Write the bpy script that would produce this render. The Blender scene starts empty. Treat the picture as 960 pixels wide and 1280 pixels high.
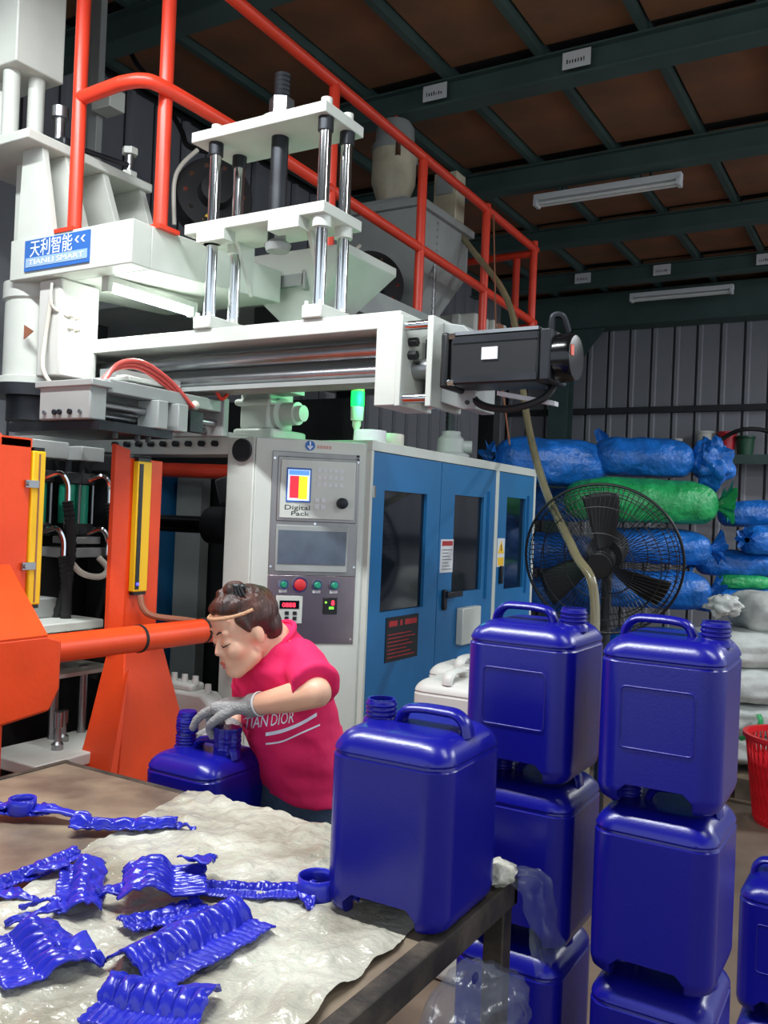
import bpy, bmesh, math, random
from mathutils import Vector, Matrix, noise
from mathutils.bvhtree import BVHTree

V = Vector
scene = bpy.context.scene
COL = scene.collection
PI = math.pi

# ------------------------------------------------------------------ camera
FPX, YAW, PITCH, ROLL, EYE = 1110.0, math.radians(30.8), math.radians(0.3), math.radians(2.35), V((0, 0, 1.62))
CV = V((-math.sin(YAW) * math.cos(PITCH), math.cos(YAW) * math.cos(PITCH), math.sin(PITCH)))
_r0 = V((math.cos(YAW), math.sin(YAW), 0)); _u0 = _r0.cross(CV)
CR = _r0 * math.cos(ROLL) + _u0 * math.sin(ROLL)
CU = _u0 * math.cos(ROLL) - _r0 * math.sin(ROLL)
cam_data = bpy.data.cameras.new('camera'); cam = bpy.data.objects.new('camera', cam_data); COL.objects.link(cam)
cam_data.sensor_fit = 'VERTICAL'; cam_data.sensor_height = 36.0; cam_data.lens = FPX / 1280 * 36.0
cam_data.clip_start = 0.05; cam_data.clip_end = 100
cam.matrix_world = Matrix(((CR.x, CU.x, -CV.x, EYE.x), (CR.y, CU.y, -CV.y, EYE.y), (CR.z, CU.z, -CV.z, EYE.z), (0, 0, 0, 1)))
scene.camera = cam

def pt(x, y, **k):
    """the world point that a sight line meets at a depth (d) or on a plane X / Y / Z"""
    d = CV + CR * ((x - 480) / FPX) + CU * ((640 - y) / FPX)
    key, val = list(k.items())[0]
    if key == 'd':
        return EYE + d * val
    ax = 'XYZ'.index(key)
    return EYE + d * ((val - EYE[ax]) / d[ax])

# ------------------------------------------------------------------ light
world = bpy.data.worlds.new('world'); scene.world = world; world.use_nodes = True
bg = world.node_tree.nodes['Background']
bg.inputs[0].default_value = (0.80, 0.90, 1.0, 1)      # overcast daylight, comes in where the shed is open
bg.inputs[1].default_value = 1.25
scene.view_settings.view_transform = 'Standard'
scene.view_settings.look = 'None'
scene.view_settings.exposure = 0.05
scene.view_settings.gamma = 1.0
scene.view_settings.use_curve_mapping = False

# ------------------------------------------------------------------ materials
def lin(c):
    return tuple(((v / 255) / 12.92 if v / 255 <= 0.04045 else ((v / 255 + 0.055) / 1.055) ** 2.4) for v in c)

MATS = {}
def mat(name, col, rough=0.5, metal=0.0, var=0.0, vscale=6.0, col2=None, bump=0.0, bscale=40.0, stretch=(1, 1, 1),
        trans=0.0, alpha=1.0, emis=0.0, coat=0.0, spec=0.5, sss=0.0, detail=4.0, rvar=0.0, bdist=0.01):
    m = bpy.data.materials.new(name); m.use_nodes = True
    nt = m.node_tree; b = nt.nodes['Principled BSDF']
    c = lin(col) + (1,)
    b.inputs['Base Color'].default_value = c
    b.inputs['Roughness'].default_value = rough
    b.inputs['Metallic'].default_value = metal
    b.inputs['Specular IOR Level'].default_value = spec
    if trans: b.inputs['Transmission Weight'].default_value = trans
    if alpha < 1: b.inputs['Alpha'].default_value = alpha
    if coat: b.inputs['Coat Weight'].default_value = coat; b.inputs['Coat Roughness'].default_value = 0.12
    if sss:
        b.inputs['Subsurface Weight'].default_value = sss
        b.inputs['Subsurface Radius'].default_value = (0.02, 0.008, 0.004)
        b.inputs['Subsurface Scale'].default_value = 0.5
    if emis:
        b.inputs['Emission Color'].default_value = c; b.inputs['Emission Strength'].default_value = emis
    tc = None
    if var or bump or rvar:
        tc = nt.nodes.new('ShaderNodeTexCoord'); mp = nt.nodes.new('ShaderNodeMapping')
        mp.inputs['Scale'].default_value = stretch
        nt.links.new(tc.outputs['Object'], mp.inputs['Vector'])
    if var or rvar:
        n = nt.nodes.new('ShaderNodeTexNoise'); n.inputs['Scale'].default_value = vscale; n.inputs['Detail'].default_value = detail
        nt.links.new(mp.outputs[0], n.inputs['Vector'])
        if var:
            r = nt.nodes.new('ShaderNodeValToRGB')
            r.color_ramp.elements[0].position = 0.35; r.color_ramp.elements[1].position = 0.68
            if col2 is None:
                k0 = 1 - var; k1 = 1 + var * 0.5
                r.color_ramp.elements[0].color = tuple(min(1, v * k0) for v in c[:3]) + (1,)
                r.color_ramp.elements[1].color = tuple(min(1, v * k1) for v in c[:3]) + (1,)
            else:
                r.color_ramp.elements[0].color = c; r.color_ramp.elements[1].color = lin(col2) + (1,)
            nt.links.new(n.outputs['Fac'], r.inputs['Fac']); nt.links.new(r.outputs[0], b.inputs['Base Color'])
        if rvar:
            mr = nt.nodes.new('ShaderNodeMapRange'); mr.inputs['To Min'].default_value = max(0.02, rough - rvar); mr.inputs['To Max'].default_value = min(1, rough + rvar)
            nt.links.new(n.outputs['Fac'], mr.inputs['Value']); nt.links.new(mr.outputs[0], b.inputs['Roughness'])
    if bump:
        n2 = nt.nodes.new('ShaderNodeTexNoise'); n2.inputs['Scale'].default_value = bscale; n2.inputs['Detail'].default_value = 5
        nt.links.new(mp.outputs[0], n2.inputs['Vector'])
        bp = nt.nodes.new('ShaderNodeBump'); bp.inputs['Strength'].default_value = bump; bp.inputs['Distance'].default_value = bdist
        nt.links.new(n2.outputs['Fac'], bp.inputs['Height']); nt.links.new(bp.outputs[0], b.inputs['Normal'])
    MATS[name] = m
    return m

mat('white_paint', (202, 206, 197), 0.42, var=0.10, vscale=3, bump=0.05, bscale=90, rvar=0.08)
mat('grey_paint', (152, 156, 153), 0.45, var=0.12, vscale=4)
mat('blue_paint', (30, 106, 160), 0.35, var=0.12, vscale=2.5, bump=0.12, bscale=160)
mat('orange_paint', (232, 72, 22), 0.40, var=0.12, vscale=5, bump=0.08, bscale=60)
mat('red_paint', (226, 64, 40), 0.35, var=0.10, vscale=6)
mat('yellow_paint', (240, 190, 20), 0.45, var=0.05)
mat('chrome', (225, 228, 230), 0.12, 1.0)
mat('steel', (168, 170, 172), 0.32, 1.0, var=0.15, vscale=8)
mat('brushed_steel', (150, 148, 146), 0.36, 0.9, var=0.12, vscale=14, stretch=(1, 1, 0.1))
mat('dark_steel', (52, 54, 58), 0.45, 0.7, var=0.25, vscale=9)
mat('rust_steel', (52, 47, 42), 0.6, 0.4, var=0.4, vscale=14, col2=(92, 82, 70), bump=0.3, bscale=60)
mat('black_plastic', (18, 19, 21), 0.42)
mat('black_rubber', (22, 22, 24), 0.65, bump=0.1, bscale=80)
mat('black_gloss', (10, 11, 13), 0.18)
mat('machine_dark', (30, 32, 33), 0.6, 0.3, var=0.4, vscale=6, bump=0.2, bscale=30)
mat('teal_paint', (40, 176, 140), 0.4, var=0.1)
mat('beacon_green', (10, 225, 70), 0.4, emis=3.5)
mat('beacon_dark', (190, 200, 90), 0.3, trans=0.3)
mat('lamp_tube', (240, 250, 255), 0.4, emis=12.0)
mat('tube_off', (225, 228, 226), 0.35)
mat('screen_white', (200, 215, 255), 0.3, emis=0.9)
mat('screen_blue', (90, 150, 240), 0.3, emis=0.8)
mat('screen_red', (230, 40, 60), 0.3, emis=0.8)
mat('screen_yellow', (248, 236, 30), 0.3, emis=0.9)
mat('led_red', (255, 40, 60), 0.3, emis=5.0)
mat('led_green', (120, 255, 60), 0.3, emis=3.0)
mat('led_blue', (60, 60, 255), 0.3, emis=4.0)
mat('screen_off', (86, 96, 108), 0.14, var=0.15, vscale=20)
mat('panel_steel', (158, 146, 148), 0.26, 0.95, var=0.1, vscale=8)
mat('button_green', (30, 140, 110), 0.35)
mat('button_red', (200, 40, 44), 0.4)
mat('window_dark', (12, 20, 30), 0.08, spec=0.6, var=0.4, vscale=3)
mat('jug_blue', (17, 18, 134), 0.27, var=0.06, vscale=3, bump=0.04, bscale=220, sss=0.0)
mat('jug_white', (205, 205, 198), 0.45, var=0.05, vscale=4)
mat('scrap_blue', (38, 44, 176), 0.24, var=0.15, vscale=20, bump=0.15, bscale=50)
mat('film', (150, 144, 126), 0.2, var=0.3, vscale=5, col2=(206, 204, 188), bump=0.9, bscale=22, spec=0.7, bdist=0.02)
mat('clear_film', (105, 110, 122), 0.10, alpha=0.25, bump=0.6, bscale=25, spec=0.8)
mat('table_board', (96, 82, 70), 0.42, var=0.4, vscale=5, col2=(150, 134, 112), bump=0.2, bscale=25)
mat('floor', (92, 76, 62), 0.7, var=0.25, vscale=2, col2=(122, 104, 88), bump=0.1, bscale=25)
mat('wall_metal', (136, 137, 143), 0.55, 0.0, var=0.15, vscale=1.2)
mat('joint_dark', (40, 41, 46), 0.7)
mat('beam_green', (66, 88, 84), 0.55, var=0.2, vscale=3)
mat('roof_brown', (150, 98, 68), 0.85, var=0.35, vscale=1.8, col2=(112, 84, 64), bump=0.2, bscale=18)
mat('roof_dark', (52, 50, 50), 0.9)
mat('paper', (212, 214, 216), 0.8)
mat('ink', (30, 30, 34), 0.7)
mat('ink_white', (232, 238, 248), 0.6)
mat('ink_red', (168, 40, 44), 0.6)
mat('ink_rose', (200, 150, 140), 0.6)
mat('sign_blue', (52, 104, 178), 0.4, var=0.1)
mat('sign_pale', (150, 178, 212), 0.4)
mat('bag_blue', (24, 104, 190), 0.34, var=0.3, vscale=9, bump=0.9, bscale=20, bdist=0.02)
mat('bag_green', (36, 160, 88), 0.36, var=0.3, vscale=9, bump=0.9, bscale=20, bdist=0.02)
mat('sack_white', (196, 200, 194), 0.6, var=0.18, vscale=6, bump=0.5, bscale=12, bdist=0.02)
mat('basket_red', (206, 24, 34), 0.4)
mat('hose_clear', (170, 160, 126), 0.14, var=0.12, vscale=10, trans=0.55)
mat('hose_red', (226, 96, 88), 0.3, trans=0.15)
mat('hose_white', (205, 200, 186), 0.4)
mat('hose_tan', (150, 96, 70), 0.5)
mat('loader_beige', (196, 186, 160), 0.4, var=0.2, vscale=8)
mat('skin', (226, 176, 146), 0.48, var=0.06, vscale=14, sss=0.12)
mat('lips', (196, 108, 98), 0.4)
mat('hair', (36, 22, 18), 0.42, var=0.5, vscale=30, stretch=(1, 1, 0.25), col2=(84, 44, 30), bump=0.8, bscale=70)
mat('hair_dark', (20, 15, 14), 0.5)
mat('band_tan', (196, 150, 112), 0.6, bump=0.6, bscale=200)
mat('shirt_pink', (228, 22, 92), 0.78, var=0.08, vscale=9, bump=0.25, bscale=14, bdist=0.02)
mat('jeans', (58, 76, 98), 0.85, var=0.25, vscale=30, bump=0.3, bscale=120)
mat('glove', (150, 150, 148), 0.9, var=0.12, vscale=60, bump=0.6, bscale=160)
mat('shoe', (40, 40, 44), 0.6)
mat('bucket_red', (190, 40, 52), 0.4)
mat('bucket_green', (26, 76, 52), 0.5)

# ------------------------------------------------------------------ mesh builder
def frame(d):
    d = V(d).normalized()
    a = V((0, 0, 1)) if abs(d.z) < 0.9 else V((1, 0, 0))
    x = a.cross(d).normalized(); y = d.cross(x).normalized()
    return x, y, d

class MB:
    def __init__(s): s.v = []; s.f = []
    def add(s, vs, fs):
        n = len(s.v); s.v += [tuple(p) for p in vs]; s.f += [tuple(i + n for i in f) for f in fs]; return s
    def box(s, x0, x1, y0, y1, z0, z1):
        vs = [(x, y, z) for z in (z0, z1) for y in (y0, y1) for x in (x0, x1)]
        return s.add(vs, [(0, 2, 3, 1), (4, 5, 7, 6), (0, 1, 5, 4), (2, 6, 7, 3), (0, 4, 6, 2), (1, 3, 7, 5)])
    def obox(s, c, ax, ay, az):
        """oriented box: centre and three half-axis vectors"""
        c, ax, ay, az = V(c), V(ax), V(ay), V(az)
        vs = [c + ax * i + ay * j + az * k for k in (-1, 1) for j in (-1, 1) for i in (-1, 1)]
        return s.add(vs, [(0, 2, 3, 1), (4, 5, 7, 6), (0, 1, 5, 4), (2, 6, 7, 3), (0, 4, 6, 2), (1, 3, 7, 5)])
    def prism(s, poly, ext):
        """polygon of 3D points pushed along ext"""
        n = len(poly); e = V(ext)
        vs = [V(p) for p in poly] + [V(p) + e for p in poly]
        return s.add(vs, [tuple(range(n - 1, -1, -1)), tuple(range(n, 2 * n))] + [(i, (i + 1) % n, (i + 1) % n + n, i + n) for i in range(n)])
    def lathe(s, prof, o=(0, 0, 0), axis=(0, 0, 1), seg=20):
        x, y, d = frame(axis); o = V(o); rings = []
        vs = []; fs = []
        for r, h in prof:
            if r <= 1e-6:
                rings.append([len(vs)]); vs.append(o + d * h)
            else:
                b = len(vs); rings.append(list(range(b, b + seg)))
                for i in range(seg):
                    a = 2 * PI * i / seg; vs.append(o + d * h + (x * math.cos(a) + y * math.sin(a)) * r)
        for A, B in zip(rings, rings[1:]):
            for i in range(seg):
                j = (i + 1) % seg
                if len(A) == 1 and len(B) == 1: continue
                if len(A) == 1: fs.append((A[0], B[j], B[i]))
                elif len(B) == 1: fs.append((A[i], A[j], B[0]))
                else: fs.append((A[i], A[j], B[j], B[i]))
        return s.add(vs, fs)
    def cyl(s, p0, p1, r0, r1=None, seg=14):
        p0, p1 = V(p0), V(p1); r1 = r0 if r1 is None else r1; L = (p1 - p0).length
        return s.lathe([(0, 0), (r0, 0), (r1, L), (0, L)], p0, p1 - p0, seg)
    def capsule(s, p0, p1, r0, r1=None, seg=14):
        p0, p1 = V(p0), V(p1); r1 = r0 if r1 is None else r1; L = (p1 - p0).length
        pr = [(0, -r0)] + [(r0 * math.sin(a), -r0 * math.cos(a)) for a in (0.4, 0.8, 1.2)] + [(r0, 0), (r1, L)] + \
             [(r1 * math.cos(a), L + r1 * math.sin(a)) for a in (0.4, 0.8, 1.2)] + [(0, L + r1)]
        return s.lathe(pr, p0, p1 - p0, seg)
    def ball(s, c, r, ax=None, seg=18, rings=10):
        if not hasattr(r, '__len__'): r = (r, r, r)
        A = ax or (V((1, 0, 0)), V((0, 1, 0)), V((0, 0, 1))); c = V(c); b = []
        vs = []; fs = []
        for k in range(rings + 1):
            t = PI * k / rings
            if k in (0, rings):
                b.append([len(vs)]); vs.append(c - A[2] * r[2] * math.cos(t))
            else:
                b.append(list(range(len(vs), len(vs) + seg)))
                for i in range(seg):
                    a = 2 * PI * i / seg
                    vs.append(c + A[0] * r[0] * math.sin(t) * math.cos(a) + A[1] * r[1] * math.sin(t) * math.sin(a) - A[2] * r[2] * math.cos(t))
        for P, Q in zip(b, b[1:]):
            for i in range(seg):
                j = (i + 1) % seg
                if len(P) == 1: fs.append((P[0], Q[j], Q[i]))
                elif len(Q) == 1: fs.append((P[i], P[j], Q[0]))
                else: fs.append((P[i], P[j], Q[j], Q[i]))
        return s.add(vs, fs)
    def tube(s, pts, r, seg=8, closed=False, flat=1.0):
        P = [V(p) for p in pts]; n = len(P); R = r if hasattr(r, '__len__') else [r] * n
        t0 = (P[1] - P[0]).normalized(); x = frame(t0)[0]; vs = []; fs = []
        for i in range(n):
            if closed: t = (P[(i + 1) % n] - P[i - 1]).normalized()
            else: t = (P[min(i + 1, n - 1)] - P[max(i - 1, 0)]).normalized()
            x = (x - t * x.dot(t)).normalized(); y = t.cross(x)
            for k in range(seg):
                a = 2 * PI * k / seg; vs.append(P[i] + (x * math.cos(a) + y * math.sin(a) * flat) * R[i])
        m = n if closed else n - 1
        for i in range(m):
            for k in range(seg):
                a, b = i * seg, ((i + 1) % n) * seg; l = (k + 1) % seg
                fs.append((a + k, a + l, b + l, b + k))
        if not closed:
            fs.append(tuple(range(seg - 1, -1, -1))); fs.append(tuple((n - 1) * seg + k for k in range(seg)))
        return s.add(vs, fs)
    def loft(s, rings, cap=True):
        n = len(rings[0]); vs = [p for r in rings for p in r]; fs = []
        for a in range(len(rings) - 1):
            for k in range(n):
                l = (k + 1) % n; fs.append((a * n + k, a * n + l, (a + 1) * n + l, (a + 1) * n + k))
        if cap: fs += [tuple(range(n - 1, -1, -1)), tuple((len(rings) - 1) * n + k for k in range(n))]
        return s.add(vs, fs)
    def grid(s, fn, nu, nv):
        vs = [fn(i / nu, j / nv) for j in range(nv + 1) for i in range(nu + 1)]; w = nu + 1
        return s.add(vs, [(j * w + i, j * w + i + 1, (j + 1) * w + i + 1, (j + 1) * w + i) for j in range(nv) for i in range(nu)])
    def mesh(s, name, m=None, angle=38):
        me = bpy.data.meshes.new(name); me.from_pydata(s.v, [], s.f)
        if m: me.materials.append(MATS[m] if isinstance(m, str) else m)
        bm = bmesh.new(); bm.from_mesh(me); bmesh.ops.recalc_face_normals(bm, faces=bm.faces); bm.to_mesh(me); bm.free()
        shade(me, angle); return me
    def build(s, name, m, parent=None, bevel=0.0, angle=38, solid=0.0, sub=0, kind=None):
        return link(name, s.mesh(name, m, angle), parent, bevel, solid, sub, kind)

def shade(me, angle=38):
    if len(me.polygons):
        me.polygons.foreach_set('use_smooth', [True] * len(me.polygons))
        me.set_sharp_from_angle(angle=math.radians(angle))
    me.update()

def wm(o):
    m = Matrix.LocRotScale(o.location, o.rotation_euler, o.scale)
    return (wm(o.parent) @ o.matrix_parent_inverse @ m) if o.parent else m

def link(name, me, parent=None, bevel=0.0, solid=0.0, sub=0, kind=None):
    o = bpy.data.objects.new(name, me); COL.objects.link(o)
    if parent is not None:
        o.parent = parent; o.matrix_parent_inverse = wm(parent).inverted()
    if solid:
        md = o.modifiers.new('s', 'SOLIDIFY'); md.thickness = solid; md.offset = 0
    if bevel:
        md = o.modifiers.new('b', 'BEVEL'); md.width = bevel; md.segments = 2; md.limit_method = 'ANGLE'; md.angle_limit = math.radians(40); md.harden_normals = False
    if sub:
        md = o.modifiers.new('u', 'SUBSURF'); md.levels = sub; md.render_levels = sub
    if kind: o['kind'] = kind
    return o

def tag(o, label, cat, group=None):
    o['label'] = label; o['category'] = cat
    if group: o['group'] = group
    return o

def thing(name, label, cat, loc=(0, 0, 0), group=None):
    o = bpy.data.objects.new(name, None); COL.objects.link(o); o.location = loc; o.empty_display_size = 0.1
    return tag(o, label, cat, group)

def structure(o): o['kind'] = 'structure'; return o

def dup(root, loc=None, rotz=None, label=None, group=None, parent=None):
    r = root.copy(); COL.objects.link(r)
    if loc is not None: r.location = loc
    if rotz is not None: r.rotation_euler = (0, 0, rotz)
    if label: r['label'] = label
    if group: r['group'] = group
    for ch in root.children:
        c = ch.copy(); COL.objects.link(c); c.parent = r
        for g in ch.children:
            d = g.copy(); COL.objects.link(d); d.parent = c
    return r

def baked(o):
    """mesh of an object with its modifiers applied; the object is removed"""
    dg = bpy.context.evaluated_depsgraph_get(); dg.update()
    me = bpy.data.meshes.new_from_object(o.evaluated_get(dg)); bpy.data.objects.remove(o)
    return me

def remeshed(mb, name, m, voxel, smooth=6, fold=None):
    o = link(name, mb.mesh(name, m)); md = o.modifiers.new('r', 'REMESH'); md.mode = 'VOXEL'; md.voxel_size = voxel
    s2 = o.modifiers.new('s', 'SMOOTH'); s2.factor = 0.5; s2.iterations = smooth
    me = baked(o)
    if fold:
        nn = [(v.co.copy(), v.normal.copy()) for v in me.vertices]
        for v, (c, n) in zip(me.vertices, nn): v.co = c + n * fold(c, n)
    me.materials.clear(); me.materials.append(MATS[m])
    me.polygons.foreach_set('use_smooth', [True] * len(me.polygons)); me.update()
    return me

def text_mesh(body, size, res=3, extrude=0.0):
    cu = bpy.data.curves.new('t', 'FONT'); cu.body = body; cu.size = size; cu.resolution_u = res; cu.extrude = extrude
    o = bpy.data.objects.new('t', cu); COL.objects.link(o)
    return baked(o)

def text(name, body, size, m, parent, origin, xd, yd, width=None, extrude=0.0006):
    """flat lettering: origin is the lower left corner, xd / yd the writing directions"""
    me = text_mesh(body, size, 3, extrude); me.name = name
    xd, yd = V(xd).normalized(), V(yd).normalized(); zd = xd.cross(yd); o = V(origin)
    xs = [v.co.x for v in me.vertices]; x0 = min(xs); k = width / (max(xs) - x0) if width else 1.0
    for v in me.vertices: v.co = o + xd * (v.co.x - x0) * k + yd * v.co.y + zd * v.co.z
    me.materials.append(MATS[m]); me.update()
    return link(name, me, parent)

def bez(p, n=16):
    """smooth path through points (Catmull-Rom)"""
    P = [V(q) for q in p]; out = []
    for i in range(len(P) - 1):
        a, b, c, d = P[max(i - 1, 0)], P[i], P[i + 1], P[min(i + 2, len(P) - 1)]
        for k in range(n):
            t = k / n
            out.append(0.5 * ((2 * b) + (c - a) * t + (2 * a - 5 * b + 4 * c - d) * t * t + (3 * b - a - 3 * c + d) * t ** 3))
    return out + [P[-1]]

# ------------------------------------------------------------------ room shell
XL, XR, YN, YF, ZR = -4.6, 4.2, -3.2, 10.75, 4.42
structure(MB().box(XL - 0.3, XR + 3, YN - 3, YF + 0.3, -0.12, 0.0).build('floor', 'floor'))

ceiling = structure(MB().box(XL - 0.2, XR, YN, YF + 0.2, ZR + 0.10, ZR + 0.16).build('ceiling', 'roof_dark'))
BEAM_Y = [-0.95, 0.55, 2.05, 3.55, 5.05, 6.55, 8.05, 9.55]
bat = MB().box(-0.022, 0.022, YN, YF, ZR + 0.0, ZR + 0.09).mesh('batten', 'beam_green')
bx = [XL + 0.1 + 0.62 * i for i in range(15)]
for x in bx:
    o = link('batten', bat, ceiling); o.location = (x, 0, 0)
pan = MB().box(-0.272, 0.272, -0.68, 0.68, ZR + 0.055, ZR + 0.075).mesh('roof_panel', 'roof_brown')
for x in bx[:-1]:
    for y in BEAM_Y:
        o = link('roof_panel', pan, ceiling); o.location = (x + 0.31, y + 0.75, random.Random(int(x * 99 + y * 7)).uniform(-0.012, 0.012))
beam = MB().box(XL, XR, -0.03, 0.03, ZR - 0.15, ZR).box(XL, XR, -0.075, 0.075, ZR - 0.165, ZR - 0.15).box(XL, XR, -0.075, 0.075, ZR - 0.012, ZR).mesh('beam', 'beam_green')
for y in BEAM_Y:
    o = link('beam', beam, ceiling); o.location = (0, y, 0)
MB().box(XL, XR, YF - 0.35, YF - 0.05, ZR - 0.42, ZR - 0.02).build('eave_beam', 'beam_green', ceiling)

# end wall of ribbed sheet, panels with recessed joints
wall = structure(MB().box(XL, XR, YF, YF + 0.08, 0, ZR + 0.1).build('wall_back', 'joint_dark'))
pw = 0.262
pm = MB().prism([(0.008, 0, 0), (0.025, -0.03, 0), (0.06, -0.03, 0), (0.075, -0.012, 0), (0.24, -0.012, 0), (0.254, 0, 0)], (0, 0, ZR - 0.02)).mesh('wall_panel', 'wall_metal')
n = int((XR - XL) / pw)
for i in range(n):
    o = link('wall_panel', pm, wall); o.location = (XL + i * pw, YF, 0)
for z in (3.02, 1.35):
    MB().box(XL, XR, YF - 0.11, YF - 0.035, z - 0.035, z + 0.035).build('girt', 'joint_dark', wall)
lg = thing('wall_shelf', 'long grey steel shelf fixed along the ribbed end wall', 'shelf', (-1, YF - 0.2, 2.36))
MB().box(-3.6, XR, YF - 0.36, YF - 0.115, 2.45, 2.46).build('board', 'beam_green', lg)
MB().box(-3.6, XR, YF - 0.37, YF - 0.355, 2.36, 2.465).build('front_lip', 'beam_green', lg)
wl = structure(MB().box(XL - 0.08, XL, YN, YF, 0, ZR + 0.1).build('wall_left', 'joint_dark'))
pm2 = MB().prism([(0, 0.008, 0), (0.03, 0.025, 0), (0.03, 0.06, 0), (0.012, 0.075, 0), (0.012, 0.24, 0), (0, 0.254, 0)], (0, 0, ZR - 0.02)).mesh('wall_panel', 'wall_metal')
for i in range(int((YF - YN) / pw)):
    o = link('wall_panel', pm2, wl); o.location = (XL, YN + i * pw, 0)
# steel column in front of the end wall with its knee brace
col = thing('column', 'dark green steel column standing against the ribbed end wall', 'column', (-3.78, YF - 0.35, 0)); col['kind'] = 'structure'
MB().box(-3.90, -3.66, YF - 0.36, YF - 0.345, 0, ZR - 0.42).box(-3.90, -3.66, YF - 0.17, YF - 0.155, 0, ZR - 0.42).box(-3.79, -3.77, YF - 0.345, YF - 0.17, 0, ZR - 0.42).build('shaft', 'beam_green', col)
MB().prism([(-3.66, YF - 0.27, ZR - 0.42), (-3.66, YF - 0.27, ZR - 0.95), (-3.25, YF - 0.27, ZR - 0.42)], (0, 0.012, 0)).build('brace', 'beam_green', col)

# the ceiling lamps that are switched off
def batten_lamp(c, L, label):
    t = thing('ceiling_lamp', label, 'lamp', c, 'unlit tube lamps under the roof'); x, y, z = c
    MB().box(x - L / 2, x + L / 2, y - 0.035, y + 0.035, z, z + 0.05).build('housing', 'paper', t, bevel=0.006)
    for s in (-1, 1):
        MB().box(x + s * (L / 2 - 0.02) - 0.015, x + s * (L / 2 - 0.02) + 0.015, y - 0.05, y + 0.05, z - 0.045, z + 0.002).build('socket', 'paper', t, bevel=0.004)
        MB().cyl((x - L / 2 + 0.03, y + s * 0.027, z - 0.026), (x + L / 2 - 0.03, y + s * 0.027, z - 0.026), 0.013, seg=10).build('tube', 'tube_off', t)
    for s in (-1, 1):
        MB().cyl((x + s * L * 0.3, y, z + 0.05), (x + s * L * 0.3, y, ZR - 0.15), 0.008, seg=6).build('hanger', 'dark_steel', t)
batten_lamp((-2.10, 6.62, 4.17), 1.14, 'unlit twin tube lamp hanging under the roof beam above the blue sacks')
batten_lamp((-2.27, 9.95, 4.19), 1.10, 'unlit thin tube lamp hung close to the ribbed end wall')

# papers stuck on the beams
for k, (px, py, Yb, lab) in enumerate([(721, 69, 5.02, 'white paper card stuck on the roof beam above the hopper, further from the railing'),
                                  (544, 110, 5.02, 'white paper card stuck on the roof beam right above the red railing'),
                                  (728, 362, 9.52, 'small grey paper card on the last roof beam, nearest the steel column'),
                                  (827, 351, 9.52, 'small grey paper card on the last roof beam, above the thin unlit lamp'),
                                  (957, 342, 9.52, 'small grey paper card on the last roof beam, furthest from the steel column')]):
    p = pt(px, py, Y=Yb - 0.062)
    t = thing('paper_card', lab, 'paper card', p, 'paper cards on the roof beams')
    w, h = (0.085, 0.05) if k < 2 else (0.09, 0.055)
    z = ZR - 0.085
    MB().box(p.x - w, p.x + w, p.y - 0.004, p.y, z - h, z + h).build('sheet', 'paper', t)
    mk = MB(); rr = random.Random(k)
    for i in range(7): 
        x = p.x - w * 0.7 + i * w * 0.2
        mk.box(x, x + w * rr.uniform(0.05, 0.1), p.y - 0.006, p.y - 0.004, z - h * 0.4, z + h * rr.uniform(-0.1, 0.15))
    mk.build('printed_line', 'ink', t)

# tube lamps out of view: one over the table, the rest added to brighten
def work_or_fill_lamp(c, L, watts, label):
    t = thing('work_or_fill_lamp', label, 'lamp', c, 'lit tube lamps over the work place'); x, y, z = c
    MB().box(x - L / 2, x + L / 2, y - 0.07, y + 0.07, z, z + 0.04).build('housing', 'paper', t, bevel=0.006)
    for s in (-1, 1):
        MB().cyl((x - L / 2 + 0.03, y + s * 0.04, z - 0.022), (x + L / 2 - 0.03, y + s * 0.04, z - 0.022), 0.014, seg=10).build('tube', 'tube_off', t)
        MB().cyl((x + s * L * 0.35, y, z + 0.04), (x + s * L * 0.35, y, ZR - 0.15), 0.006, seg=6).build('hanger', 'dark_steel', t)
    ld = bpy.data.lights.new('tube_light', 'AREA'); ld.shape = 'RECTANGLE'; ld.size = L; ld.size_y = 0.14; ld.energy = watts; ld.color = (0.93, 0.97, 1.0)
    lo = bpy.data.objects.new('tube_light', ld); COL.objects.link(lo); lo.location = (x, y, z - 0.05)
work_or_fill_lamp((-1.9, 1.25, 3.9), 2.4, 150, 'lit twin tube lamp hung over the steel work table')
work_or_fill_lamp((0.9, 2.3, 3.9), 1.3, 30, 'added unseen fill lamp with twin tubes over the jug stacks')  # weak fill lamp added out of view
work_or_fill_lamp((2.2, 5.8, 3.9), 1.3, 130, 'added unseen fill lamp with twin tubes over the aisle beside the bag pile')  # added out of view to light the dim background
work_or_fill_lamp((2.2, 8.8, 3.9), 1.3, 130, 'added unseen fill lamp with twin tubes near the open end of the ribbed wall')  # second added lamp, brightens the back of the hall

# ------------------------------------------------------------------ blow moulding machine: frame
ZC = 1.93
mf = thing('machine_portal', 'white painted machine frame of post and lintel around the dark mould bay', 'machine frame', (-2.5, 2.9, 0))
MB().box(-2.49, -2.345, 2.87, 3.6, 0, ZC).build('post', 'white_paint', mf, bevel=0.006)
MB().box(-4.2, -2.49, 2.87, 3.05, 1.855, ZC + 0.02).build('lintel', 'white_paint', mf, bevel=0.004)
MB().box(-4.2, -2.49, 3.3, 3.9, 0.0, 0.55).build('base', 'machine_dark', mf)
MB().cyl((-2.405, 2.868, 1.872), (-2.405, 2.855, 1.872), 0.048, seg=28).build('round_cap', 'dark_steel', mf)
for i in range(9):
    x = -3.15 + i * 0.075
    MB().cyl((x, 2.865, 1.90), (x, 2.845, 1.90), 0.014, seg=6).build('bolt', 'dark_steel', mf)
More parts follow.
